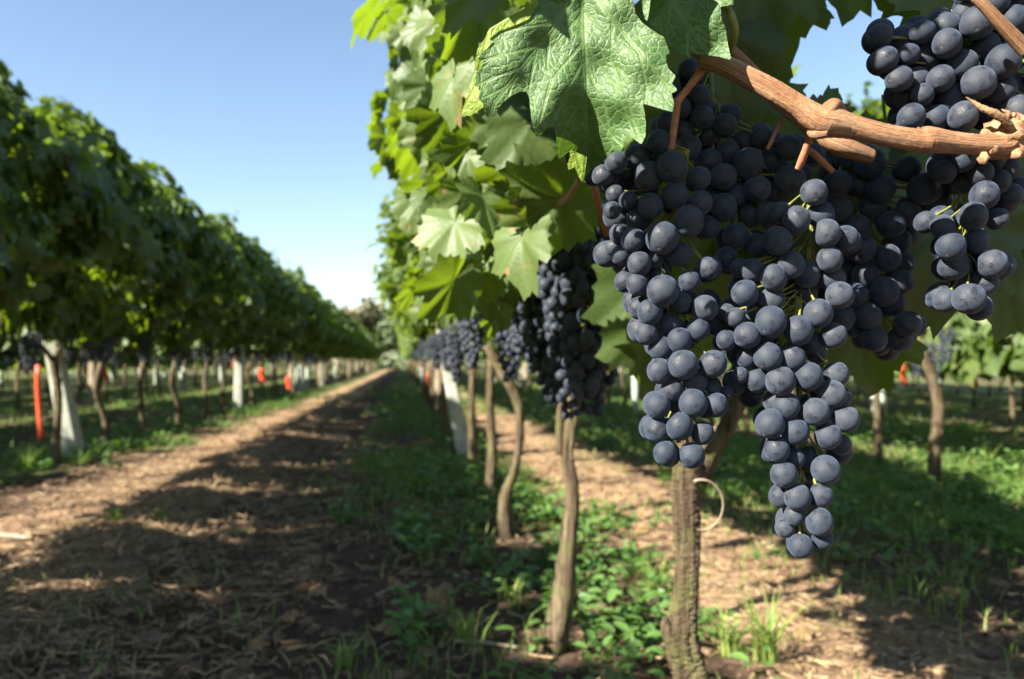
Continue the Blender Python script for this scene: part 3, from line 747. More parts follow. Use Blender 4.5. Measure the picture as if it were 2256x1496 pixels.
# taller grass tufts that can be told apart
def tuft(x, y, n, h, seed, label, mat='grass', c=.6):
    g = np.random.default_rng(seed); mb = MB(); p = np.c_[g.normal(0, .012, n), g.normal(0, .012, n), np.zeros(n)]
    blades(mb, p, g.uniform(.5, 1, n)*h, g.uniform(.004, .008, n), g.uniform(.3, 1.1, n), np.clip(g.normal(c, .12, n), 0, 1), g, 4)
    tag(mb.obj('grass_tuft', M[mat], smooth=False, loc=(x, y, float(gh(x, y)))), label, 'grass tuft')
def gpt(a, b_):
    Z_ = 0.7*FPX/(b_-798.); return px(np.array(float(a)), np.array(float(b_)), np.array(Z_))
for i, (a, b_, n, h, lb) in enumerate(((1030, 1420, 26, .14, 'spiky grass tuft on bare soil left of the second trunk'), (1690, 1460, 60, .20, 'large grass tuft at the bottom right of the nearest trunk'),
        (1600, 1440, 40, .17, 'grass tuft just right of the nearest trunk foot'), (60, 1040, 50, .22, 'tall bright grass tuft at the left edge below the orange strip'), (180, 1030, 30, .14, 'grass tuft at the foot of the thick left post'),
        (250, 1170, 40, .10, 'sparse sunlit grass tuft on the straw near the left'), (350, 1160, 30, .09, 'small sunlit tuft on the straw strip at left'), (1130, 1330, 20, .09, 'little grass tuft between the first two trunks'),
        (2180, 1040, 20, .25, 'tall grass stems in the grass at the right edge'), (1440, 1300, 40, .14, 'grass tuft behind the nearest trunk'), (760, 1480, 20, .08, 'low green tuft at the bottom middle'), (800, 990, 30, .12, 'green tuft in the shade of the path'))):
    P = gpt(a, b_); tuft(P[0], P[1], n, h, 300+i, lb)

# straw and litter
g = np.random.default_rng(41); mb = MB()
def straws(n, x0, x1, y0, y1, dens, L, w, bias=1.0):
    xx, yy = sample(n, x0, x1, y0, y1, dens, g, bias); n = len(xx); a = g.uniform(0, 6.28, n); l = g.uniform(.3, 1, n)*L
    d = np.c_[np.cos(a), np.sin(a)]; s = np.c_[-d[:, 1], d[:, 0]]; bend = g.normal(0, .25, n); ww = w*g.uniform(.5, 1.4, n)*(1+yy/8)
    V = []; 
    for t in (-.5, 0, .5):
        cx = xx+d[:, 0]*l*t+s[:, 0]*bend*l*t*t; cy = yy+d[:, 1]*l*t+s[:, 1]*bend*l*t*t; cz = gh(cx, cy)+.003+g.random(n)*.014
        for sg in (-1, 1): V.append(np.c_[cx+sg*s[:, 0]*ww/2, cy+sg*s[:, 1]*ww/2, cz+sg*.001])
    V = np.stack(V, 1).reshape(-1, 3); o = np.arange(n)*6
    F = np.concatenate([np.c_[o, o+1, o+3, o+2], np.c_[o+2, o+3, o+5, o+4]])
    mb.add(V, [F], None, np.repeat(g.random(n), 6))
straws(42000, -2.2, -.3, 1.5, 14, lambda x, y: np.exp(-((x+1.15)/.35)**2)*.9+.22, .10, .0019)
straws(30000, -.9, 1.9, 1.5, 12, lambda x, y: .22+.6*np.exp(-((x-1.1)/.35)**2), .08, .0019)
tag(mb.obj('straw', M['straw'], smooth=False), 'dry straw and mown grass littering the path', 'straw', kind='stuff')
mb = MB(); g = np.random.default_rng(43)
xx, yy = sample(9000, -1.9, -.2, 1.5, 10, lambda x, y: np.exp(-((x+1.05)/.30)**2)*.8+.12, g, 1)
n = len(xx); blades(mb, np.c_[xx, yy, gh(xx, yy)], g.uniform(.02, .07, n), g.uniform(.002, .004, n)*(1+yy/8), g.uniform(.6, 1.6, n), g.uniform(.3, 1, n), g, 3)
tag(mb.obj('dead_grass', M['straw'], smooth=False), 'standing dead grass on the ridge along the path', 'dead grass', kind='stuff')

def ico(sub):
    import bmesh
    bm = bmesh.new(); bmesh.ops.create_icosphere(bm, subdivisions=sub, radius=1.0); bm.verts.ensure_lookup_table()
    V = np.array([v.co[:] for v in bm.verts]); F = np.array([[v.index for v in f.verts] for f in bm.faces]); bm.free(); return V, F
I1, I2, I3, I4 = ico(1), ico(2), ico(3), ico(5)
mb = MB(); g = np.random.default_rng(51)
xx, yy = sample(5200, -2.1, 2.2, 1.5, 9, lambda x, y: .35+.5*(np.abs(x+.4) < .5), g, 1)
for a, b_ in zip(xx, yy):
    s = abs(g.normal(0, .008))+.004; V = I1[0]*(1+.25*g.standard_normal((len(I1[0]), 1)))*[s*g.uniform(.8, 1.6), s*g.uniform(.8, 1.6), s*.7]
    mb.add(V+[a, b_, float(gh(a, b_))+s*.25], [I1[1]], None, g.random())
M['clod'] = simple('soil_clod', (.08, .05, .034), (.17, .11, .07), 30, .95, .4, .004)
tag(mb.obj('soil_clods', M['clod'], smooth=False), 'crumbs and clods of brown soil on the path', 'soil', kind='stuff')

# fallen dry leaves and sticks one can point to
def fallen(a, b_, s, lb, seed, Ztilt=.2, mat='dead'):
    P = gpt(a, b_); g = np.random.default_rng(seed); V, F, uv = TH[seed % 5]
    rot = frames(np.array([[g.normal(0, .3), g.normal(-.2, .3), 1.]]), np.array([[g.normal(), g.normal(), 0.]]))[0]
    W = (V*[1, 1, 1.5])@rot.T*s; W[:, 2] -= W[:, 2].min()
    me_ = mesh('fallen_leaf', np.vstack([W, W-[0, 0, .0006]]), [np.vstack([F, F[:, ::-1]+len(W)])], M[mat], np.vstack([uv, uv]), {'rnd': np.full(2*len(W), .5)})
    return tag(link('fallen_leaf', me_, None, (P[0], P[1], float(gh(P[0], P[1]))+.003)), lb, 'fallen leaf', 'dry vine leaves fallen on the soil')
for i, (a, b_, s, lb) in enumerate(((955, 1340, .075, 'large curled dry leaf left of the second trunk'), (700, 1305, .05, 'pale fallen leaf in a fleck of sun, bottom middle'), (985, 1310, .05, 'dry leaf touching the large curled one'),
        (735, 1200, .045, 'fallen leaf on the dark path middle'), (850, 1410, .055, 'fallen leaf at the bottom middle near the spiky tuft'), (318, 1135, .04, 'pale bright leaf scrap on the straw ridge'),
        (870, 1290, .04, 'small dry leaf in the sun fleck left of the curled leaf'), (1160, 1240, .05, 'reddish fallen leaf behind the second trunk foot'), (1420, 1180, .05, 'pale dry leaf on the sunny soil behind the nearest trunk'),
        (2100, 1320, .06, 'fallen leaf on shaded soil at the right'), (1960, 1180, .05, 'dry leaf on the shaded soil right of the long bunch'), (560, 1420, .05, 'dry leaf in the shade at the bottom left'),
        (640, 1370, .04, 'small leaf in the shade, lower left middle'), (1330, 1090, .04, 'small dry leaf on the tan soil strip'), (1760, 1400, .05, 'dry leaf on the soil below the long bunch'),
        (2010, 1425, .055, 'fallen leaf at the bottom right in weeds'), (900, 1140, .04, 'fallen leaf in the shade of the path centre'), (420, 1290, .045, 'fallen leaf where straw meets the shade'))):
    fallen(a, b_, s*.75, lb, 400+i)
def stick(pl, r, lb, seed):
    P = np.array([gpt(a, b_) for a, b_ in pl]); P[:, 2] = gh(P[:, 0], P[:, 1])+r+.004
    o = P[0].copy(); mb = MB(); V, F, uv = tube(P-o, [r*.9]+[r]*(len(P)-2)+[r*.6], 8, 16, .06, seed); mb.add(V, F, uv)
    tag(mb.obj('stick', M['wood'], loc=o), lb, 'stick')
stick([(-60, 1180), (0, 1184), (70, 1192)], .010, 'pale broken stick lying at the left edge', 1)
stick([(1000, 1425), (1060, 1420), (1140, 1424)], .005, 'thin pale stick on soil left of the second trunk', 2)
stick([(830, 1320), (870, 1300), (905, 1297)], .006, 'short stick on the shaded path beside the fallen leaves', 3)
stick([(125, 1205), (135, 1190), (138, 1178)], .008, 'short pale stub in the straw near the left edge', 4)
stick([(1560, 1280), (1700, 1310), (1800, 1330)], .003, 'thin straw-coloured cane on the soil right of the nearest trunk', 5)

# ------------------------------------------------------------------ grape bunches
def bunch_layout(g, n, L, W, r=.0078):
    """berry centres of a hanging conical bunch, top at origin"""
    P = np.empty((0, 3)); rr = []
    tries = 0
    while len(P) < n and tries < n*60:
        tries += 1
        t = g.random()**.9; z = -L*t-.02; w = W*(1-.75*t**1.3)*(.7+.3*g.random())*np.clip(t*8, .5, 1); a = g.uniform(0, 6.28)
        c = np.array([math.cos(a)*w, math.sin(a)*w, z]); ri = r*g.uniform(.88, 1.1)
        if len(P) and (np.linalg.norm(P-c, axis=1) < (np.array(rr)+ri)*.86).any(): continue
        P = np.vstack([P, c]); rr.append(ri)
    return P, np.array(rr)
def bunch_mesh(g, n, L, W, sph, r=.0078):
    P, rr = bunch_layout(g, n, L, W, r); mb = MB(); V, F = sph
    for c, ri in zip(P, rr): mb.add(V*ri*[1, 1, g.uniform(1, 1.1)]+c, [F], None, g.random())
    ms = MB(); v, f, u = tube([[0, 0, .05], [0, .004, -L*.4], [0, 0, -L*.95]], [.003, .0025, .0012], 6, 10); ms.add(v, f, u)
    for c in P[::2]:
        e = np.array([0, 0, c[2]+.012]); v, f, u = tube([e, (e+c)/2+[0, 0, .002], c], [.0012, .001, .001], 4, 4, cap=False); ms.add(v, f, u)
    # body behind the outer berries, so that no light shows through
    return mb.mesh('grapes', M['berry_far']), ms.mesh('stem', M['berry_stem'])
gb = np.random.default_rng(71)
BM = [bunch_mesh(gb, 110, .17, .046, I3) for _ in range(3)]       # medium distance
BL = [bunch_mesh(gb, 70, .17, .055, I1, .009) for _ in range(4)]  # far
def put_bunch(x, y, z, lab, grp, lib, s=1.0):
    o = empty('grape_bunch', (x, y, z), gb.uniform(0, 6.28)); tag(o, lab, 'grape bunch', grp)
    a, b_ = lib[gb.integers(len(lib))]
    link('grapes', a, o); link('stem', b_, o)
    o.scale = (s*gb.uniform(.85, 1.15), s*gb.uniform(.85, 1.15), s*gb.uniform(.9, 1.2)); return o
nb = 0
MID = [(1290, 405, 1.08, 1.3, 'dark bunch high behind the red stalk, left of the main bunches'), (1240, 430, 1.12, 1.25, 'sunlit blurred bunch just right of the pale leaf'), (1205, 520, 1.28, 1.15, 'blurred bunch below the pale leaf, left of the dark mass'),
       (1318, 520, 1.12, .9, 'short bunch hanging right in the gap beside the main bunches'), (1255, 560, 1.25, 1.25, 'long dark bunch hanging down over the second trunk'), (1258, 690, 1.32, .85, 'lowest shaded bunch tip over the second trunk'),
       (1168, 610, 1.6, .95, 'narrow blurred bunch left of the second trunk'), (1125, 620, 1.9, 1.05, 'blurred bunch above the bent third trunk'), (1150, 590, 1.75, 1.0, 'blurred bunch tucked under the lowest pale leaf'),
       (1300, 490, 1.22, 1.15, 'bunch in deep shade behind the second stalk'), (1300, 590, 1.4, 1.15, 'shaded lower bunch right above the second trunk'), (1185, 540, 1.4, 1.0, 'blurred bunch edge left of the long dark one'), (1215, 640, 1.35, .95, 'low blurred bunch between the second and third trunks'),
       (1335, 570, 1.35, 1.0, 'shaded bunch in the gap left of the sharp bunches'),
       (1040, 650, 2.4, 1.2, 'slanting blurred bunch over the leaning pale post'), (1005, 700, 3.2, 1.2, 'small far bunch left of the slanting one'), (985, 715, 3.9, 1.2, 'far bunch over the top of the leaning post'), (962, 730, 5.0, 1.2, 'farthest distinct bunch at the foot of the canopy')]
for a, b_, Z_, s, lb in MID:
    p = px(np.array(float(a)), np.array(float(b_)), np.array(Z_)); put_bunch(p[0], p[1], p[2], lb, 'blurred grape bunches along the right row', BM, s); nb += 1
for X, y0, y1, step, side, key in ((ROWS_R[0], 5, 20, .5, -1, 'R0'), (ROWS_L[0], 4.2, 26, .28, 1, 'L0'), (ROWS_R[1], 4.0, 22, .17, -1, 'R1'), (ROWS_L[1], 6, 18, .3, 1, 'L1')):
    lab = {'R0': 'dark bunch hanging low in the right row down the path', 'L0': 'bluish bunch under the shaded canopy of the left row', 'R1': 'dark blue bunch hanging in the second row on the right', 'L1': 'far bunch hanging in the second row on the left'}[key]
    for y in np.arange(y0, y1, step):
        if nb >= 298: break
        put_bunch(X+side*gb.uniform(-.05, .2), y+gb.normal(0, .1), gb.uniform(*{'R0': (.90, 1.03), 'L0': (.84, .96), 'R1': (.80, .95), 'L1': (.78, .92)}[key]), lab, lab.replace('bunch', 'bunches'), BL, gb.uniform(.9, 1.2)); nb += 1

mb = MB()
for X in ROWS_L[2:]+ROWS_R[2:]:
    for y in np.arange(4 if X > 0 else 8, 44, .2):
        V, F = I1; c = np.array([X+gb.normal(0, .12), y, gb.uniform(.70, .84)])
        for k in range(5): mb.add(V*[.035-.005*k, .035-.005*k, .03]*(1+.3*gb.standard_normal((len(V), 1)))+c-[0, 0, .035*k], [F], None, gb.random())
tag(mb.obj('distant_grape_bunches', M['berry_far']), 'dark bunches hanging low in the farther rows', 'grape bunches', kind='stuff')

# ---- the bunches in focus, berry by berry: photo x, y, radius
ZB = .43
BUN = {
 'left': ('sharp grape bunch at the left of the group, ending in two berries', [(1465,999,27),(1523,1003,28),(1447,945,28),(1497,938,30),(1548,953,26),(1448,893,28),(1526,888,30),(1577,891,26),(1479,861,26),(1452,818,28),(1504,803,32),(1571,800,29),(1533,841,27),(1568,858,18),(1600,865,15),(1488,892,18),(1408,678,25),(1432,688,28),(1459,640,34),(1424,734,24),(1476,716,26),(1454,766,26),(1498,750,27),(1538,724,25),(1555,678,28),(1575,714,26),(1589,752,18),(1377,620,24),(1404,627,25),(1370,562,23),(1408,580,27),(1395,529,26),(1364,513,22),(1348,464,19),(1384,442,20),(1377,468,18),(1355,426,19),(1357,357,24),(1328,386,24),(1380,375,18),(1402,344,27),(1428,388,32),(1480,366,33),(1451,312,27),(1420,424,29),(1432,455,28),(1486,431,29),(1538,393,26),(1542,446,27),(1517,486,35),(1459,524,36),(1453,607,17),(1408,480,28),(1440,565,24),(1497,560,26),(1520,620,25),(1560,590,25),(1500,665,24),(1390,600,20),(1350,545,18),(1440,345,24)]),
 'upper': ('shaded dark bunch high behind the big leaf and the cane', [(1518,153,24),(1541,212,25),(1499,237,24),(1546,258,25),(1516,326,28),(1563,297,23),(1563,356,27),(1603,335,26),(1647,360,33),(1698,352,26),(1679,301,24),(1592,390,29),(1669,417,30),(1741,394,31),(1715,424,27),(1736,326,28),(1597,275,24),(1593,457,30),(1654,473,27),(1696,473,28),(1640,420,22),(1560,500,26),(1620,520,28),(1670,540,25),(1600,570,26),(1572,440,24),(1475,190,24),(1470,270,25),(1620,430,24),(1640,310,23),(1610,250,22),(1706,380,23),(1530,400,22),(1500,290,24)]),
 'centre': ('longest sharp grape bunch hanging in the centre, tapering to one berry', [(1713,528,30),(1754,484,31),(1794,424,29),(1658,594,25),(1640,645,28),(1703,612,29),(1743,582,29),(1778,605,29),(1829,572,28),(1834,612,27),(1773,640,27),(1699,661,28),(1665,685,23),(1698,708,35),(1759,727,33),(1803,689,31),(1647,739,29),(1682,740,24),(1626,785,20),(1646,788,23),(1691,785,30),(1743,787,29),(1670,836,27),(1719,837,32),(1780,830,31),(1833,868,29),(1862,923,29),(1707,883,25),(1733,895,29),(1795,907,30),(1695,933,31),(1751,951,29),(1823,961,29),(1711,989,29),(1751,1011,22),(1785,1011,29),(1851,979,23),(1819,1035,30),(1727,1043,29),(1719,1091,25),(1757,1093,29),(1807,1091,26),(1749,1135,23),(1805,1149,31),(1729,1161,21),(1763,1202,26),(1811,1187,23),(1841,824,27),(1851,875,24),(1631,826,18),(1667,858,18),(1821,513,31),(1861,525,28),(1807,473,28),(1835,740,28),(1790,755,24),(1600,750,22),(1620,700,22),(1600,690,20),(1630,590,22),(1725,560,22),(1850,650,28),(1800,780,22),(1720,470,24),(1735,1070,18)]),
 'right': ('broad shaded bunch right of the centre one, ending in a small sunlit clump', [(1843,406,30),(1892,406,26),(1941,415,31),(1917,359,32),(1865,344,28),(2037,415,37),(2062,446,30),(1897,549,31),(1955,567,30),(1888,500,27),(1963,495,28),(1948,642,33),(1963,669,27),(1910,696,29),(1999,714,29),(1923,745,28),(1981,747,27),(1940,760,22),(1981,620,28),(1905,607,28),(1852,700,28),(1880,650,27),(1870,590,26),(1920,460,28),(2000,470,26),(1980,530,26),(1850,460,26),(1790,340,22),(1830,370,22),(2000,370,26),(1880,720,22),(1990,580,24)]),
 'edge': ('small bunch with oval sunlit berries near the right edge', [(2169,428,30),(2142,477,31),(2195,482,23),(2093,542,32),(2151,531,26),(2099,582,32),(2184,582,31),(2133,658,33),(2084,662,26),(2155,678,28),(2169,624,27),(2120,400,26),(2200,400,26),(2120,620,26),(2075,500,26),(2160,380,28),(2080,380,24),(2120,350,27),(2190,350,25),(2040,490,24),(2225,430,26),(2220,370,26)]),
 'top': ('bright dusty bunch at the top right corner above the cane', [(2153,50,35),(2086,95,32),(2038,124,32),(2171,102,30),(2210,135,37),(2154,182,34),(2119,142,31),(2096,216,31),(2120,257,32),(2063,259,27),(2053,221,25),(2007,257,28),(2030,246,24),(1997,279,22),(2032,208,23),(2018,175,26),(2071,173,28),(2205,196,31),(2231,43,30),(2205,33,25),(2200,70,24),(2243,15,26),(2192,3,30),(2246,241,32),(2083,58,29),(2032,69,26),(1938,81,26),(1989,84,26),(1949,132,28),(1980,173,28),(1994,213,23),(2124,30,25),(2240,190,28),(2180,240,26),(2130,-30,30),(2180,-50,30),(2240,-40,28),(2290,20,30),(2280,90,30),(2290,160,30),(2290,230,28),(2000,120,24)]),
}
ZOFF = {'left': .000, 'upper': .022, 'centre': -.004, 'right': .048, 'edge': .006, 'top': -.012}
def berry_mesh(seed):
    g = np.random.default_rng(seed); V, F = I4; V = V.copy(); el = g.uniform(1.0, 1.10)
    d = 0
    for k in range(3):
        a = g.normal(0, 1, 3); a /= np.linalg.norm(a); d = d+.026*np.sin(V@a*2.2+g.uniform(0, 6))
    V = V*(1+d)[:, None]*[g.uniform(.95, 1.04), g.uniform(.95, 1.04), el]
    bt = V[:, 2] < 0; rad = np.hypot(V[:, 0], V[:, 1]); V[:, 2] += np.where(bt, .035*np.exp(-(rad/.12)**2), 0)-np.where(~bt, .06*np.exp(-(rad/.2)**2), 0)
    return mesh('grape', V, [F], M['berry'])
BERRY = [berry_mesh(s) for s in range(6)]
placedP, placedR = [], []
gq = np.random.default_rng(81)
def fits(p, r, k=.90):
    if not placedP: return True
    return (np.linalg.norm(np.array(placedP)-p, axis=1) >= (np.array(placedR)+r)*k).all()
bunch_objs = {}
allb = {}
order = ['centre', 'left', 'top', 'edge', 'right', 'upper']
for key in order:
    lst = sorted(BUN[key][1], key=lambda t: -t[2]); res = []
    for (a, b_, r) in lst:
        Z_ = ZB+ZOFF[key]+(31-r)*.0007
        for it in range(60):
            p = px(np.array(float(a)), np.array(float(b_)), np.array(Z_)); rw = r*Z_/FPX
            rw = min(rw, .0092)
            if fits(p, rw): break
            Z_ += .0012
        placedP.append(p); placedR.append(rw); res.append((p, rw))
    allb[key] = res
for key in order:           # berries at the back that close the bunch
    res = allb[key]; base = list(res); cap = 100-len(res); cnt = 0; tries = 0
    want = min(cap, int(len(res)*1.2))
    while cnt < want and tries < 3000:
        tries += 1; p, r = base[gq.integers(len(base))]
        dv = FW*gq.uniform(.010, .030)+RT*gq.normal(0, .007)+UP*gq.normal(0, .007); rw = gq.uniform(.0068, .0082); c = p+dv
        if fits(c, rw, .86):
            # keep the back ones inside the outline of the listed ones
            v = c-CAMP; Zc = v@FW; sx = 1128+FPX*(v@RT)/Zc; sy = 748-FPX*(v@UP)/Zc
            L_ = np.array([(t[0], t[1], t[2]) for t in BUN[key][1]])
            dd = np.hypot(L_[:, 0]-sx, L_[:, 1]-sy)
            if dd.min() > 20: continue
            placedP.append(c); placedR.append(rw); res.append((c, rw)); cnt += 1
AXIS = {'left': [(1512,330),(1500,420),(1450,600),(1490,700),(1495,850),(1495,975)], 'upper': [(1560,140),(1580,300),(1620,420),(1610,560)],
        'centre': [(1788,400),(1785,460),(1782,560),(1753,690),(1760,850),(1768,1000),(1762,1100),(1770,1170)], 'right': [(1860,320),(1900,450),(1920,600),(1955,725)],
        'edge': [(2150,330),(2130,450),(2120,640)], 'top': [(2200,-60),(2130,80),(2080,240)]}
for key in order:
    lab, _ = BUN[key]; ax = np.array([px(np.array(float(a)), np.array(float(b_)), np.array(ZB+ZOFF[key]+.017)) for a, b_ in AXIS[key]])
    o = empty('grape_bunch', ax[0]); tag(o, lab, 'grape bunch', None)
    mb = MB(); nA = 60; line = catmull(ax, nA); V, F, uv = tube(ax-ax[0], np.linspace(.0022, .0012, len(ax)), 8, nA, .06, 3); mb.add(V, F, uv)
    for (p, rw) in allb[key]:
        d = np.linalg.norm(line-(p+[0, 0, rw*2.4]), axis=1); e = line[min(nA-1, max(0, d.argmin()-1))]
        q3 = Vector(p-e-np.array([0, 0, .004]))
        ob_ = link('grape', BERRY[gq.integers(6)], o, p-ax[0]); ob_.scale = (rw, rw, rw)
        ql = q3.to_track_quat('-Z', 'Y') if q3.length > 1e-5 else Vector((0, 0, 1)).to_track_quat('Z', 'Y')
        ob_.rotation_mode = 'QUATERNION'; ob_.rotation_quaternion = ql
        top = p+np.array(ql @ Vector((0, 0, 1)))*rw*.98
        mid = (e+top)/2+gq.normal(0, .0007, 3)
        V, F, uv = tube(np.array([e, mid, top])-ax[0], [.0007, .00055, .0009], 6, 7, .05, 1, cap=False); mb.add(V, F, uv)
    st = mb.obj('stem', M['berry_stem'], o)

# ------------------------------------------------------------------ near canes, stalks and leaves of the nearest vine
foot = P0[0]
def vpart(name, mb, mat, label=None, parent=None):
    mb.V = [v-foot for v in mb.V]; o = mb.obj(name, mat, vine0)
    if label: o['label'] = label
    return o
def cane(pts, rpx, sides=26, n=140, bump=.02, seed=1):
    W = np.array([px(np.array(float(a)), np.array(float(b_)), np.array(float(z))) for a, b_, z in pts]); rr = np.array(rpx)*np.array([z for _, _, z in pts])/FPX
    return tube(W, rr, sides, n, bump, seed, freq=5)
mb = MB()
V, F, uv = cane([(1545,128,.414),(1600,146,.410),(1650,172,.406),(1700,198,.403),(1760,235,.401),(1800,262,.40),(1830,268,.40),(1880,280,.40),(1950,297,.40),(2020,309,.40),(2045,308,.40),(2100,314,.401),(2180,320,.403),(2230,312,.408),(2300,280,.42)],
   [20,22,23,24,25,31,34,26,24,25,29,24,24,36,30], 30, 260); mb.add(V, F, uv)
V, F, uv = cane([(1548,128,.412),(1532,122,.412),(1524,112,.413)], [10,5,1], 12, 12); mb.add(V, F, uv)
V, F, uv = cane([(1810,255,.398),(1828,238,.396),(1842,232,.398),(1862,252,.402)], [14,17,14,8], 18, 24); mb.add(V, F, uv)
V, F, uv = cane([(2022,300,.398),(2024,288,.397),(2022,280,.397)], [9,6,2], 12, 10); mb.add(V, F, uv)
V, F, uv = cane([(1822,290,.398),(1795,295,.40),(1780,290,.402)], [14,12,5], 14, 12); mb.add(V, F, uv)
vpart('cane', mb, M['cane'], 'thick ribbed orange brown cane above the bunches')
mb = MB(); V, F, uv = cane([(1608,105,.440),(1650,150,.440),(1700,210,.440),(1790,285,.438),(1850,320,.436),(1920,345,.44)], [10,14,15,17,22,16], 20, 80, seed=5); mb.add(V, F, uv); vpart('cane', mb, M['cane'], 'thinner shaded cane just behind the thick one')
mb = MB(); V, F, uv = cane([(2140,-10,.385),(2170,15,.385),(2210,58,.386),(2262,112,.388)], [9,12,14,17], 18, 60, seed=6); mb.add(V, F, uv); vpart('cane', mb, M['cane'], 'pale cane crossing the top right bunch')
mb = MB()
for pts, rr in (([(1556,140,.420),(1535,170,.421),(1502,212,.424),(1492,225,.425)], [14,9,8,11]), ([(1492,225,.425),(1488,260,.427),(1478,330,.431)], [10,8,9]),
                ([(1790,275,.412),(1778,320,.416),(1768,350,.420),(1758,372,.424)], [9,8,9,7]), ([(1782,330,.43),(1800,345,.43),(1835,378,.432)], [7,8,6]),
                ([(1278,392,.62),(1255,430,.70),(1235,446,.78)], [6,7,7]), ([(1305,388,.62),(1318,450,.72),(1336,515,.78)], [7,8,7]), ([(1262,440,.9),(1200,410,1.0),(1170,400,1.05)], [5,5,4]),
                ([(1745,240,.45),(1720,270,.45),(1690,330,.45)], [6,5,5])):
    mb = MB(); V, F, uv = cane(pts, rr, 12, 30, .04, 9); mb.add(V, F, uv); vpart('stalk', mb, M['red_stalk'])
mb = MB(); V, F, uv = cane([(1590,14,.405),(1606,25,.402),(1617,60,.403),(1614,88,.408),(1606,112,.414)], [5,9,10,10,8], 14, 40, .02, 4); mb.add(V, F, uv); vpart('petiole', mb, M['berry_stem'], 'pale yellow petiole joining the cane')
# gnarled knot and dead sheath at the cane's end
mb = MB(); g = np.random.default_rng(91)
V, F = I3; cpt = px(np.array(2215.), np.array(300.), np.array(.408)); W = V*(1+.30*np.array([vnoise(v[0]*3+9, v[1]*3+v[2]*5) for v in V])[:, None]+.1*g.standard_normal((len(V), 1)))*[.010, .010, .0095]
mb.add(W+cpt, [F]);
for k in range(46):
    a0 = g.uniform(0, 6.28); b0 = cpt+(RT*math.cos(a0)+UP*math.sin(a0))*g.uniform(.002, .009)-FW*g.uniform(.003, .010); e = b0+(RT*math.cos(a0+g.normal(0, .8))+UP*math.sin(a0+g.normal(0, .8)))*g.uniform(.002, .006)
    V, F, uv = tube([b0, (b0+e)/2+g.normal(0, .001, 3), e], [.0014, .0012, .0003], 6, 6, .2, k); mb.add(V, F, uv)
for (a, b_) in ((2165, 350), (2185, 330), (2240, 340)):
    c2 = px(np.array(float(a)), np.array(float(b_)), np.array(.400)); V, F = I2; mb.add(V*(1+.2*g.standard_normal((len(V), 1)))*.0028+c2, [F])
M['knot'] = simple('cane_knot', (.12, .06, .03), (.36, .20, .10), 260, .85, .8, .001)
vpart('knot', mb, M['knot'], 'gnarled peeling knot at the right end of the cane')
mb = MB(); V, F, uv = cane([(2128,214,.398),(2165,238,.395),(2205,258,.394),(2240,295,.398)], [1,6,9,5], 14, 40, .22, 12); mb.add(V, F, uv); vpart('dead_sheath', mb, M['dead'], 'pale dry sheath lying over the knot')
# tendril on the trunk
mb = MB(); t = np.linspace(-1.9, 1.75, 16); W = np.array([px(np.array(1545+48*math.cos(a)), np.array(1112-55*math.sin(-a)), np.array(Z0-.03+.01*math.sin(a))) for a in t])
V, F, uv = tube(W, np.linspace(.0017, .0007, 16), 8, 60, .05, 3); mb.add(V, F, uv); vpart('tendril', mb, M['wood'], 'dry curled tendril on the right of the trunk')

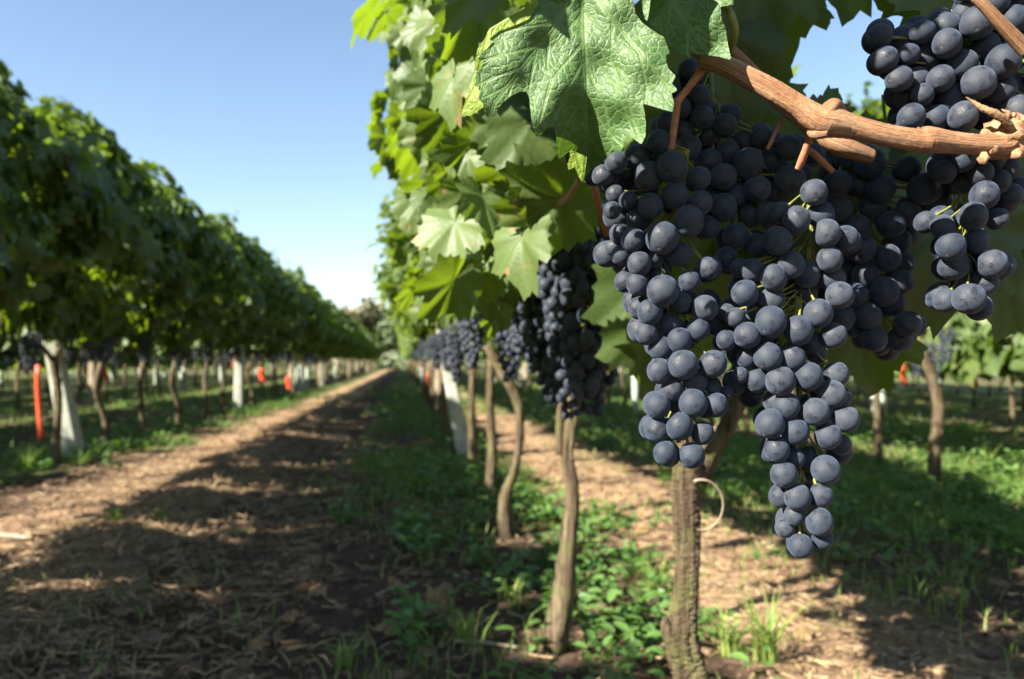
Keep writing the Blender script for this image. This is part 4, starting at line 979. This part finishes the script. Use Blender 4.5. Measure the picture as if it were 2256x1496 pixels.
# ---- traced leaves
def inside(poly, x, y):
    c = np.zeros(x.shape, bool); n = len(poly); j = n-1
    for i in range(n):
        xi, yi = poly[i]; xj, yj = poly[j]
        m = ((yi > y) != (yj > y)) & (x < (xj-xi)*(y-yi)/((yj-yi)+1e-12)+xi); c ^= m; j = i
    return c
def segdist(x, y, a, b_):
    a = np.array(a, float); b_ = np.array(b_, float); d = b_-a; L2 = (d@d)+1e-9
    t = np.clip(((x-a[0])*d[0]+(y-a[1])*d[1])/L2, 0, 1); return np.hypot(x-a[0]-t*d[0], y-a[1]-t*d[1]), t
def traced_leaf(poly, zf, mains, seconds, label, step=2.2, scale=330., org=(1283, -60), mat='leaf_close', tone=.4):
    poly = np.array(poly, float); x0, y0 = poly.min(0)-step; x1, y1 = poly.max(0)+step
    xs = np.arange(x0, x1, step); ys = np.arange(y0, y1, step); X, Y = np.meshgrid(xs, ys); ins = inside(poly, X, Y)
    q_ = ins[:-1, :-1] & ins[1:, :-1] & ins[:-1, 1:] & ins[1:, 1:]; nxx = len(xs)
    I, J = np.where(q_); a = I*nxx+J; F = np.c_[a, a+nxx, a+nxx+1, a+1]
    used = np.unique(F); mp = -np.ones(X.size, int); mp[used] = np.arange(len(used)); F = mp[F]
    xv, yv = X.ravel()[used].copy(), Y.ravel()[used].copy()
    cnt = np.bincount(F.ravel(), minlength=len(used)); bd = np.where(cnt < 4)[0]
    best = np.full(len(bd), 1e9); bx, by = xv[bd].copy(), yv[bd].copy()
    for i in range(len(poly)):
        a_, b_ = poly[i-1], poly[i]; d, t = segdist(xv[bd], yv[bd], a_, b_); m = d < best
        best[m] = d[m]; bx[m] = (a_[0]+t*(b_[0]-a_[0]))[m]; by[m] = (a_[1]+t*(b_[1]-a_[1]))[m]
    mv = best < step*1.9; xv[bd[mv]] = bx[mv]; yv[bd[mv]] = by[mv]
    dm = np.full(len(xv), 1e9)
    for pl, w in mains:
        for k in range(len(pl)-1):
            d, t = segdist(xv, yv, pl[k], pl[k+1]); ww = w*(1-.55*(k+t)/(len(pl)-1)); dm = np.minimum(dm, d/ww)
    d2 = dm.copy()
    for a_, b_ in seconds:
        mid = ((a_[0]+b_[0])/2, (a_[1]+b_[1])/2)
        d, t = segdist(xv, yv, a_, b_); d2 = np.minimum(d2, d/(2.6*(1-.6*t)))
    Zv = zf(xv, yv); W = px(xv, yv, Zv)
    me_ = mesh('leaf', W-foot, [F], M[mat], np.c_[(xv-org[0])/scale, (org[1]-yv)/-scale], {'vein': np.clip(np.minimum(dm, d2*1.2)/3.5, 0, 1), 'vein2': np.clip(d2/4, 0, 1), 'rnd': np.full(len(xv), tone)})
    o = link('leaf', me_, vine0); o['label'] = label; return o
big = [(1185,5),(1150,25),(1110,45),(1078,62),(1096,66),(1072,88),(1083,92),(1068,110),(1052,130),(1066,136),(1052,160),(1046,190),(1060,193),(1053,218),(1065,222),(1070,255),(1078,262),(1090,255),(1097,240),(1105,229),(1125,212),(1145,202),(1160,202),(1166,215),(1168,240),(1172,270),(1181,303),(1195,295),(1205,283),(1221,280),(1225,300),(1228,330),(1231,352),(1240,345),(1252,335),(1264,340),(1262,362),(1272,385),(1283,405),(1290,392),(1297,380),(1308,370),(1325,362),(1340,345),(1350,330),(1362,338),(1373,325),(1380,297),(1392,303),(1413,318),(1422,300),(1423,270),(1417,228),(1440,235),(1482,247),(1485,225),(1479,206),(1494,199),(1480,184),(1489,168),(1482,160),(1472,150),(1468,136),(1467,120),(1476,119),(1470,100),(1462,80),(1435,65),(1415,50),(1400,30),(1395,0),(1400,-50),(1440,-90),(1470,-150),(1440,-170),(1430,-220),(1380,-210),(1330,-180),(1300,-90),(1283,-62),(1270,-95),(1240,-180),(1190,-200),(1150,-230),(1130,-180),(1100,-160),(1110,-110),(1090,-80),(1120,-50),(1150,-30),(1190,-20)]
def zbig(x, y):
    xm = 1283+.04*np.maximum(y, 0); u = (x-xm)/1720*.375
    t = np.where(u > 0, -.42*u, .50*u)           # valley along the midrib, right half turned to the sun
    t = np.where(u > 0, -.36*u, .10*u)
    curl = sstep(190, 400, y)*np.exp(-((x-1285)/75.)**2)*.030+.010*sstep(330, 410, y)
    edge = .004*sstep(.030, .050, -u)
    wv = .0012*np.sin(x*.045+y*.03)+.0010*np.sin(y*.06-x*.02)+.0018*np.sin(np.arctan2(x-1283, y+62)*9)*np.clip(np.hypot(x-1283, y+62)/300, 0, 1)
    return .384+t+curl+edge+wv+.012*(np.clip(y+60, -200, 0)/-200)
O = (1283, -60)
mains = [([O,(1284,60),(1290,200),(1294,320),(1284,400)],5.0), ([O,(1340,30),(1385,90),(1430,140),(1480,200)],3.6), ([O,(1230,50),(1150,150),(1090,225),(1076,258)],4.2), ([O,(1200,-40),(1130,-60)],3), ([O,(1380,-80),(1440,-140)],3), ([O,(1200,-130),(1150,-200)],3), ([O,(1360,-150),(1420,-200)],3)]
sec = []
for (x0, y0, x1, y1) in ((1284,95,1215,175),(1215,175,1181,300),(1289,200,1240,290),(1240,290,1232,345),(1286,95,1350,180),(1350,180,1400,300),(1291,215,1340,290),(1340,290,1372,322),(1293,280,1262,330),(1294,290,1330,350),
    (1385,90,1440,75),(1440,75,1465,82),(1410,120,1425,200),(1425,200,1420,225),(1350,40,1345,130),(1345,130,1385,230),(1385,230,1410,300),(1440,150,1470,140),(1230,50,1150,60),(1150,60,1078,70),(1190,100,1110,120),(1110,120,1055,135),(1150,150,1090,170),(1090,170,1050,188),(1130,180,1120,212),(1180,115,1165,200),(1120,190,1066,215),(1210,75,1205,150),(1283,30,1230,90),(1285,20,1330,70),(1287,130,1255,190),(1255,190,1215,275),(1288,140,1330,230),(1330,230,1350,325)):
    sec.append(((x0, y0), (x1, y1)))
traced_leaf(big, zbig, mains, sec, 'large sharp green leaf with deep veins hanging above the bunches', 2.0)
lobe = [(1412,-5),(1414,15),(1420,40),(1438,62),(1462,75),(1464,86),(1480,105),(1500,118),(1522,131),(1518,113),(1530,118),(1560,122),(1585,125),(1612,133),(1604,100),(1598,60),(1590,42),(1587,15),(1616,10),(1615,-20),(1600,-60),(1560,-110),(1520,-130),(1500,-160),(1460,-150),(1440,-100),(1415,-60)]
zl = lambda x, y: .404-.32*(x-1430)/1720*.38+.0015*np.sin(x*.05+y*.04)+.004*((y-40)/120)**2
traced_leaf(lobe, zl, [([(1440,-110),(1480,0),(1560,115)],4), ([(1440,-110),(1560,-20),(1605,5)],3.5)], [((1480,0),(1470,80)),((1500,30),(1590,60)),((1520,60),(1515,120)),((1540,80),(1600,105)),((1500,-60),(1560,30))], 'smaller sharp leaf right of the large one, behind the cane end', 2.0, org=(1440, -110))
# folded-over margin: pale underside of the same leaf, backlit glow in its colour
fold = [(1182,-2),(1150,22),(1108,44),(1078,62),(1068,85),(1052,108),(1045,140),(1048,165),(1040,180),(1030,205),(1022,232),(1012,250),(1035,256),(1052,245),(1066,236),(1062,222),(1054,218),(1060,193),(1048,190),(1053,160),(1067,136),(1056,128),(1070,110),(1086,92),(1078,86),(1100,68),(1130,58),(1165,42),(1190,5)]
traced_leaf(fold, lambda x, y: zbig(x, y)-.0010+.006*np.clip((1080-x)/60, 0, 1), [([(1180,0),(1078,62),(1046,190),(1015,250)],2)], [], 'upturned yellow green edge of the large leaf', 2.0, mat='leaf_rim_glow', tone=1.0)
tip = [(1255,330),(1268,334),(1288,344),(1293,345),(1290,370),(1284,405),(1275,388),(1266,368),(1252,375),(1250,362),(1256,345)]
traced_leaf(tip, lambda x, y: .372+.00002*(y-330), [([(1293,345),(1284,400)],2)], [((1270,340),(1282,380))], 'folded pale tip of the large leaf', 1.6, mat='leaf_rim_glow', tone=1.0)

# ---- hand-placed leaves round the bunches (photo x, y of the stalk end, distance, length m, tip direction and normal in camera axes)
def cleaf(x, y, z, size, tipdir, nrm, tone=.4, tmpl=0, label=None, mat='leaf'):
    P = px(np.array(float(x)), np.array(float(y)), np.array(float(z))); cv = lambda v: RT*v[0]+UP*v[1]-FW*v[2]
    Rm = frames(cv(nrm)[None], cv(tipdir)[None])[0]; V, F, uv = TH[tmpl % 5]
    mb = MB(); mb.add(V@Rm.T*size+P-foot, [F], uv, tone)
    pv = cv(tipdir)/np.linalg.norm(tipdir); v, f, u = tube(np.array([P-pv*size*.5+[0, 0, .01], P-pv*size*.2+[0, 0, .006], P])-foot, [.0016, .0014, .0013], 6, 8); mb.add(v, f, u, .9)
    o = mb.obj('leaf', M[mat], vine0)
    if label: o['label'] = label
    return o
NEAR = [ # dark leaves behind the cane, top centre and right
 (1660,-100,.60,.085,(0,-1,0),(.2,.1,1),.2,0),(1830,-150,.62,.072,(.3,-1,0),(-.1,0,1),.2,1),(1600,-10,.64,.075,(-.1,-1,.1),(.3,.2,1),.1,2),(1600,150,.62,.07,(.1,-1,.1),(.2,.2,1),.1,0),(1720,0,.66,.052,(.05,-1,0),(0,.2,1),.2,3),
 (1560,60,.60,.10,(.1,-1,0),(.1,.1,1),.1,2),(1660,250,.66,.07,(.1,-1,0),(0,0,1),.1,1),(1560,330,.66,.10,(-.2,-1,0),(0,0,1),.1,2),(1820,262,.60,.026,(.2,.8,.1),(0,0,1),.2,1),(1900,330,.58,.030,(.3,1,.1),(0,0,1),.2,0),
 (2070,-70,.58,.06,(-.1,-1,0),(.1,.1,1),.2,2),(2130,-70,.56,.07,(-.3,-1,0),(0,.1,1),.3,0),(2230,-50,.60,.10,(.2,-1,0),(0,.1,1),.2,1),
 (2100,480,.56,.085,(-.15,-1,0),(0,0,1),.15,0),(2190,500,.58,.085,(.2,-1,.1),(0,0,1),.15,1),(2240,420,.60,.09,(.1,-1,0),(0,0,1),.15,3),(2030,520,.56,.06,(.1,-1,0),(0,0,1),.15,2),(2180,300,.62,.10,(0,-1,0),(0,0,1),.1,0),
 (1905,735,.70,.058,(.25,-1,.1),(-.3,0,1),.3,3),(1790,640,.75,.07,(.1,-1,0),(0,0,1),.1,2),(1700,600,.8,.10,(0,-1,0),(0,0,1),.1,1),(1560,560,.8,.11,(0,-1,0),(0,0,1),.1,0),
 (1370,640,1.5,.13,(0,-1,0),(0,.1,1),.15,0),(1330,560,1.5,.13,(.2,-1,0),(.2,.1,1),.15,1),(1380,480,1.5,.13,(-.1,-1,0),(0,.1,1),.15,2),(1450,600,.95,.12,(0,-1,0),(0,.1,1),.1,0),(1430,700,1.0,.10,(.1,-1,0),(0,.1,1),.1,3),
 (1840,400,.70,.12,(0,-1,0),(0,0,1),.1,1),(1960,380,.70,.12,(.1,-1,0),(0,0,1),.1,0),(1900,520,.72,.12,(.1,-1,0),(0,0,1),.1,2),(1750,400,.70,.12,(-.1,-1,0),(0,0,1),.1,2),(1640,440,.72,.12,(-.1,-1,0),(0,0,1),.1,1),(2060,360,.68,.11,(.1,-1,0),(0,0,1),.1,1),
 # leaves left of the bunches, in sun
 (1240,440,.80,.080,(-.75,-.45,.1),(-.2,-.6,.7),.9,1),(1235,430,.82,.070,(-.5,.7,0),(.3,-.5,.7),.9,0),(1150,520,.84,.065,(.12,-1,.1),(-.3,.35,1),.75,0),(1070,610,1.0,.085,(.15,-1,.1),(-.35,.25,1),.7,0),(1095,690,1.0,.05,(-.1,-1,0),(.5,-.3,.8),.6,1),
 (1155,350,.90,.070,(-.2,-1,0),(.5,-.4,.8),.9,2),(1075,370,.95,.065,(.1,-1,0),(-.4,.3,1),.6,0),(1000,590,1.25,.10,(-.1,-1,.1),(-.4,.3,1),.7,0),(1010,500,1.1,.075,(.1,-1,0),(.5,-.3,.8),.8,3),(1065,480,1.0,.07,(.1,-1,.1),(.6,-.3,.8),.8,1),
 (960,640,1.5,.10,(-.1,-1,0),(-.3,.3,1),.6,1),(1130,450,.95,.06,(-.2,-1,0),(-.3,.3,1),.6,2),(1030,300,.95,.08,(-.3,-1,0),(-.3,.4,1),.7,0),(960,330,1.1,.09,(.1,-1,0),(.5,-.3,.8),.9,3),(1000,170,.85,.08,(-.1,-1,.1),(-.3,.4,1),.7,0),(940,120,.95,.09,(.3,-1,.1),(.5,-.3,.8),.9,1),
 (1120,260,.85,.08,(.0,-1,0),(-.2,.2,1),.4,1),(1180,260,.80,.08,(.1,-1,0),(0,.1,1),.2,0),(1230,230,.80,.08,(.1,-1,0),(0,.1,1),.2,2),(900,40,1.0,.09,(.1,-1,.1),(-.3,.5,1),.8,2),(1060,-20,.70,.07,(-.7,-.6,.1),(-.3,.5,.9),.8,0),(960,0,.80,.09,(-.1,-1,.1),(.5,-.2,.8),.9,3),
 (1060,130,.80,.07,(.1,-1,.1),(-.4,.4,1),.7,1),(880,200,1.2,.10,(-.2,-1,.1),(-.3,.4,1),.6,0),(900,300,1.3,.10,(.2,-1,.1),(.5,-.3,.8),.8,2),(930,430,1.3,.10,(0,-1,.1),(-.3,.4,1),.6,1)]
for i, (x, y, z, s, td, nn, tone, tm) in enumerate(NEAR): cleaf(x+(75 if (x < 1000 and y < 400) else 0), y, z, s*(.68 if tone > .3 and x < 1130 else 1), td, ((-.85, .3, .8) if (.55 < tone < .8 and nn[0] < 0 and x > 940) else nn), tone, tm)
gl = np.random.default_rng(123); mbf = MB(); NF = 260
zz = gl.uniform(.9, 1.9, NF); hx = np.interp(zz, [.9, 1.9], [1080, 960])+gl.uniform(-130, 160, NF); hy = gl.uniform(-150, 640, NF)
hx = np.maximum(hx, 885+.06*hy-40+gl.uniform(0, 120, NF)); PF = px(hx, hy, zz)-foot
hx = np.where((hx > 1150) & (hy > 300), hx-170, hx); PF = px(hx, hy, zz)-foot
sd_ = gl.random(NF) < .5; cvv = lambda v: v[:, :1]*RT-0+v[:, 1:2]*UP-v[:, 2:3]*FW
nF = np.where(sd_[:, None], np.c_[gl.normal(-.3, .3, NF), gl.normal(.35, .25, NF), np.ones(NF)], np.c_[gl.normal(.6, .3, NF), gl.normal(-.2, .3, NF), np.full(NF, .8)])
dF = np.c_[gl.normal(0, .35, NF), -np.ones(NF), gl.normal(.1, .2, NF)]
scatter_leaves(mbf, TH, PF, cvv(nF), cvv(dF), gl.uniform(.036, .066, NF), gl.random(NF), gl)
o = mbf.obj('foliage', M['leaf'], vine0)
# unseen leaves added outside the frame to shade the bunches and leaves behind
def shade_leaf(x, y, z, t, size, tm=0):
    P = px(np.array(float(x)), np.array(float(y)), np.array(float(z)))+SUN*t
    nrm = SUN[None]+gq.normal(0, .15, (1, 3)); Rm = frames(nrm, np.array([[.2, .1, -1.]]))[0]; V, F, uv = TH[tm % 5]
    cen = V.mean(0); mb = MB(); mb.add((V-cen)@Rm.T*size+P-foot, [F], uv, .5); mb.obj('leaf', M['leaf'], vine0)
LITP = [px(np.array(float(a)), np.array(float(b_)), np.array(z)) for a, b_, z in
        [(1560,135,.42),(1600,150,.415),(1650,172,.41),(1700,200,.405),(1760,235,.40),(1830,265,.40),(1900,285,.40),(1980,302,.40),(2060,308,.40),(2140,318,.40),(2210,300,.41),(2200,60,.386)]
        +[(x, y, .375) for x in (1080,1130,1180,1240,1300,1350,1400,1450) for y in (20,90,160,220)]+[(1420,270,.36),(1190,270,.375)]
        +[(x, y, .40) for x in (1460,1520,1580) for y in (30,90)]
        +[(1330,385,.44),(1350,440,.44),(1370,520,.44),(1390,600,.44),(1430,690,.43),(1460,640,.43),(1700,700,.43),(1760,600,.43),(1700,600,.43),(1810,690,.43),(1760,780,.43),(1690,830,.43),(1500,800,.43),(1500,950,.43),(1830,870,.43),(1720,900,.43),(1763,1202,.45),(1515,488,.43),(2135,480,.44),(2165,430,.44),(2130,660,.44),(2000,715,.49),(1948,645,.49),
          (2153,50,.42),(2086,95,.42),(2038,124,.42),(2171,102,.42),(2210,135,.42),(2154,182,.42),(2120,257,.42),(2096,216,.42),(2040,240,.42),(2230,60,.42),(1515,1080,1.1),(1515,1200,1.1),(1510,1320,1.1)]]
LITP += [px(np.array(float(a)), np.array(float(b_)), np.array(z)) for a in range(880, 1230, 70) for b_ in range(0, 700, 90) for z in (.82, 1.1, 1.5)]
LITP = np.array(LITP)
def try_shade(target, size, t0, t1):
    for _ in range(60):
        t = gq.uniform(t0, t1); Cn = target+SUN*t+gq.normal(0, .012, 3); v = Cn-CAMP; Zc = v@FW
        if Zc > .03:
            sx = 1128+FPX*(v@RT)/Zc; sy = 748-FPX*(v@UP)/Zc; m = size*1.15*FPX/Zc
            if -m < sx < 2256+m and -m < sy < 1496+m: continue
        w = Cn-LITP; al = w@SUN; d = np.linalg.norm(w-al[:, None]*SUN, axis=1)
        if ((al > 0) & (d < size*.9)).any(): continue
        nrm = SUN[None]+gq.normal(0, .18, (1, 3)); Rm = frames(nrm, np.array([[gq.normal(0, .3), gq.normal(0, .3), -1.]]))[0]; V, F, uv = TH[gq.integers(5)]
        mbs.add((V-V.mean(0))@Rm.T*size+Cn-foot, [F], uv, gq.random()); return True
    return False
mbs = MB(); ok = 0
for (x, y, z, s_, td, nn, tone, tm) in NEAR:
    if tone <= .2:
        for k in range(5): ok += try_shade(px(np.array(x+gq.uniform(-60, 60)), np.array(y+gq.uniform(20, 220)), np.array(float(z))), gq.uniform(.06, .09), .22, .75)
for key in ('upper', 'right'):
    for (p, rw) in allb[key][::3]: ok += try_shade(p, gq.uniform(.035, .06), .12, .6)
for (a, b_, z) in ((1949, 132, .45), (1980, 173, .45), (1989, 84, .45), (1938, 81, .45), (2083, 545, .45), (2090, 640, .45), (1870, 520, .46), (1560, 700, .46), (1560, 590, .46)):
    for k in range(3): ok += try_shade(px(np.array(float(a)), np.array(float(b_)), np.array(z)), .04, .1, .6)
mbs.obj('foliage', M['leaf'], vine0)  # added off-frame leaves, there only to cast shade on grapes and leaves
print('shade', ok)
print('vines', nv, 'bunches', nb)
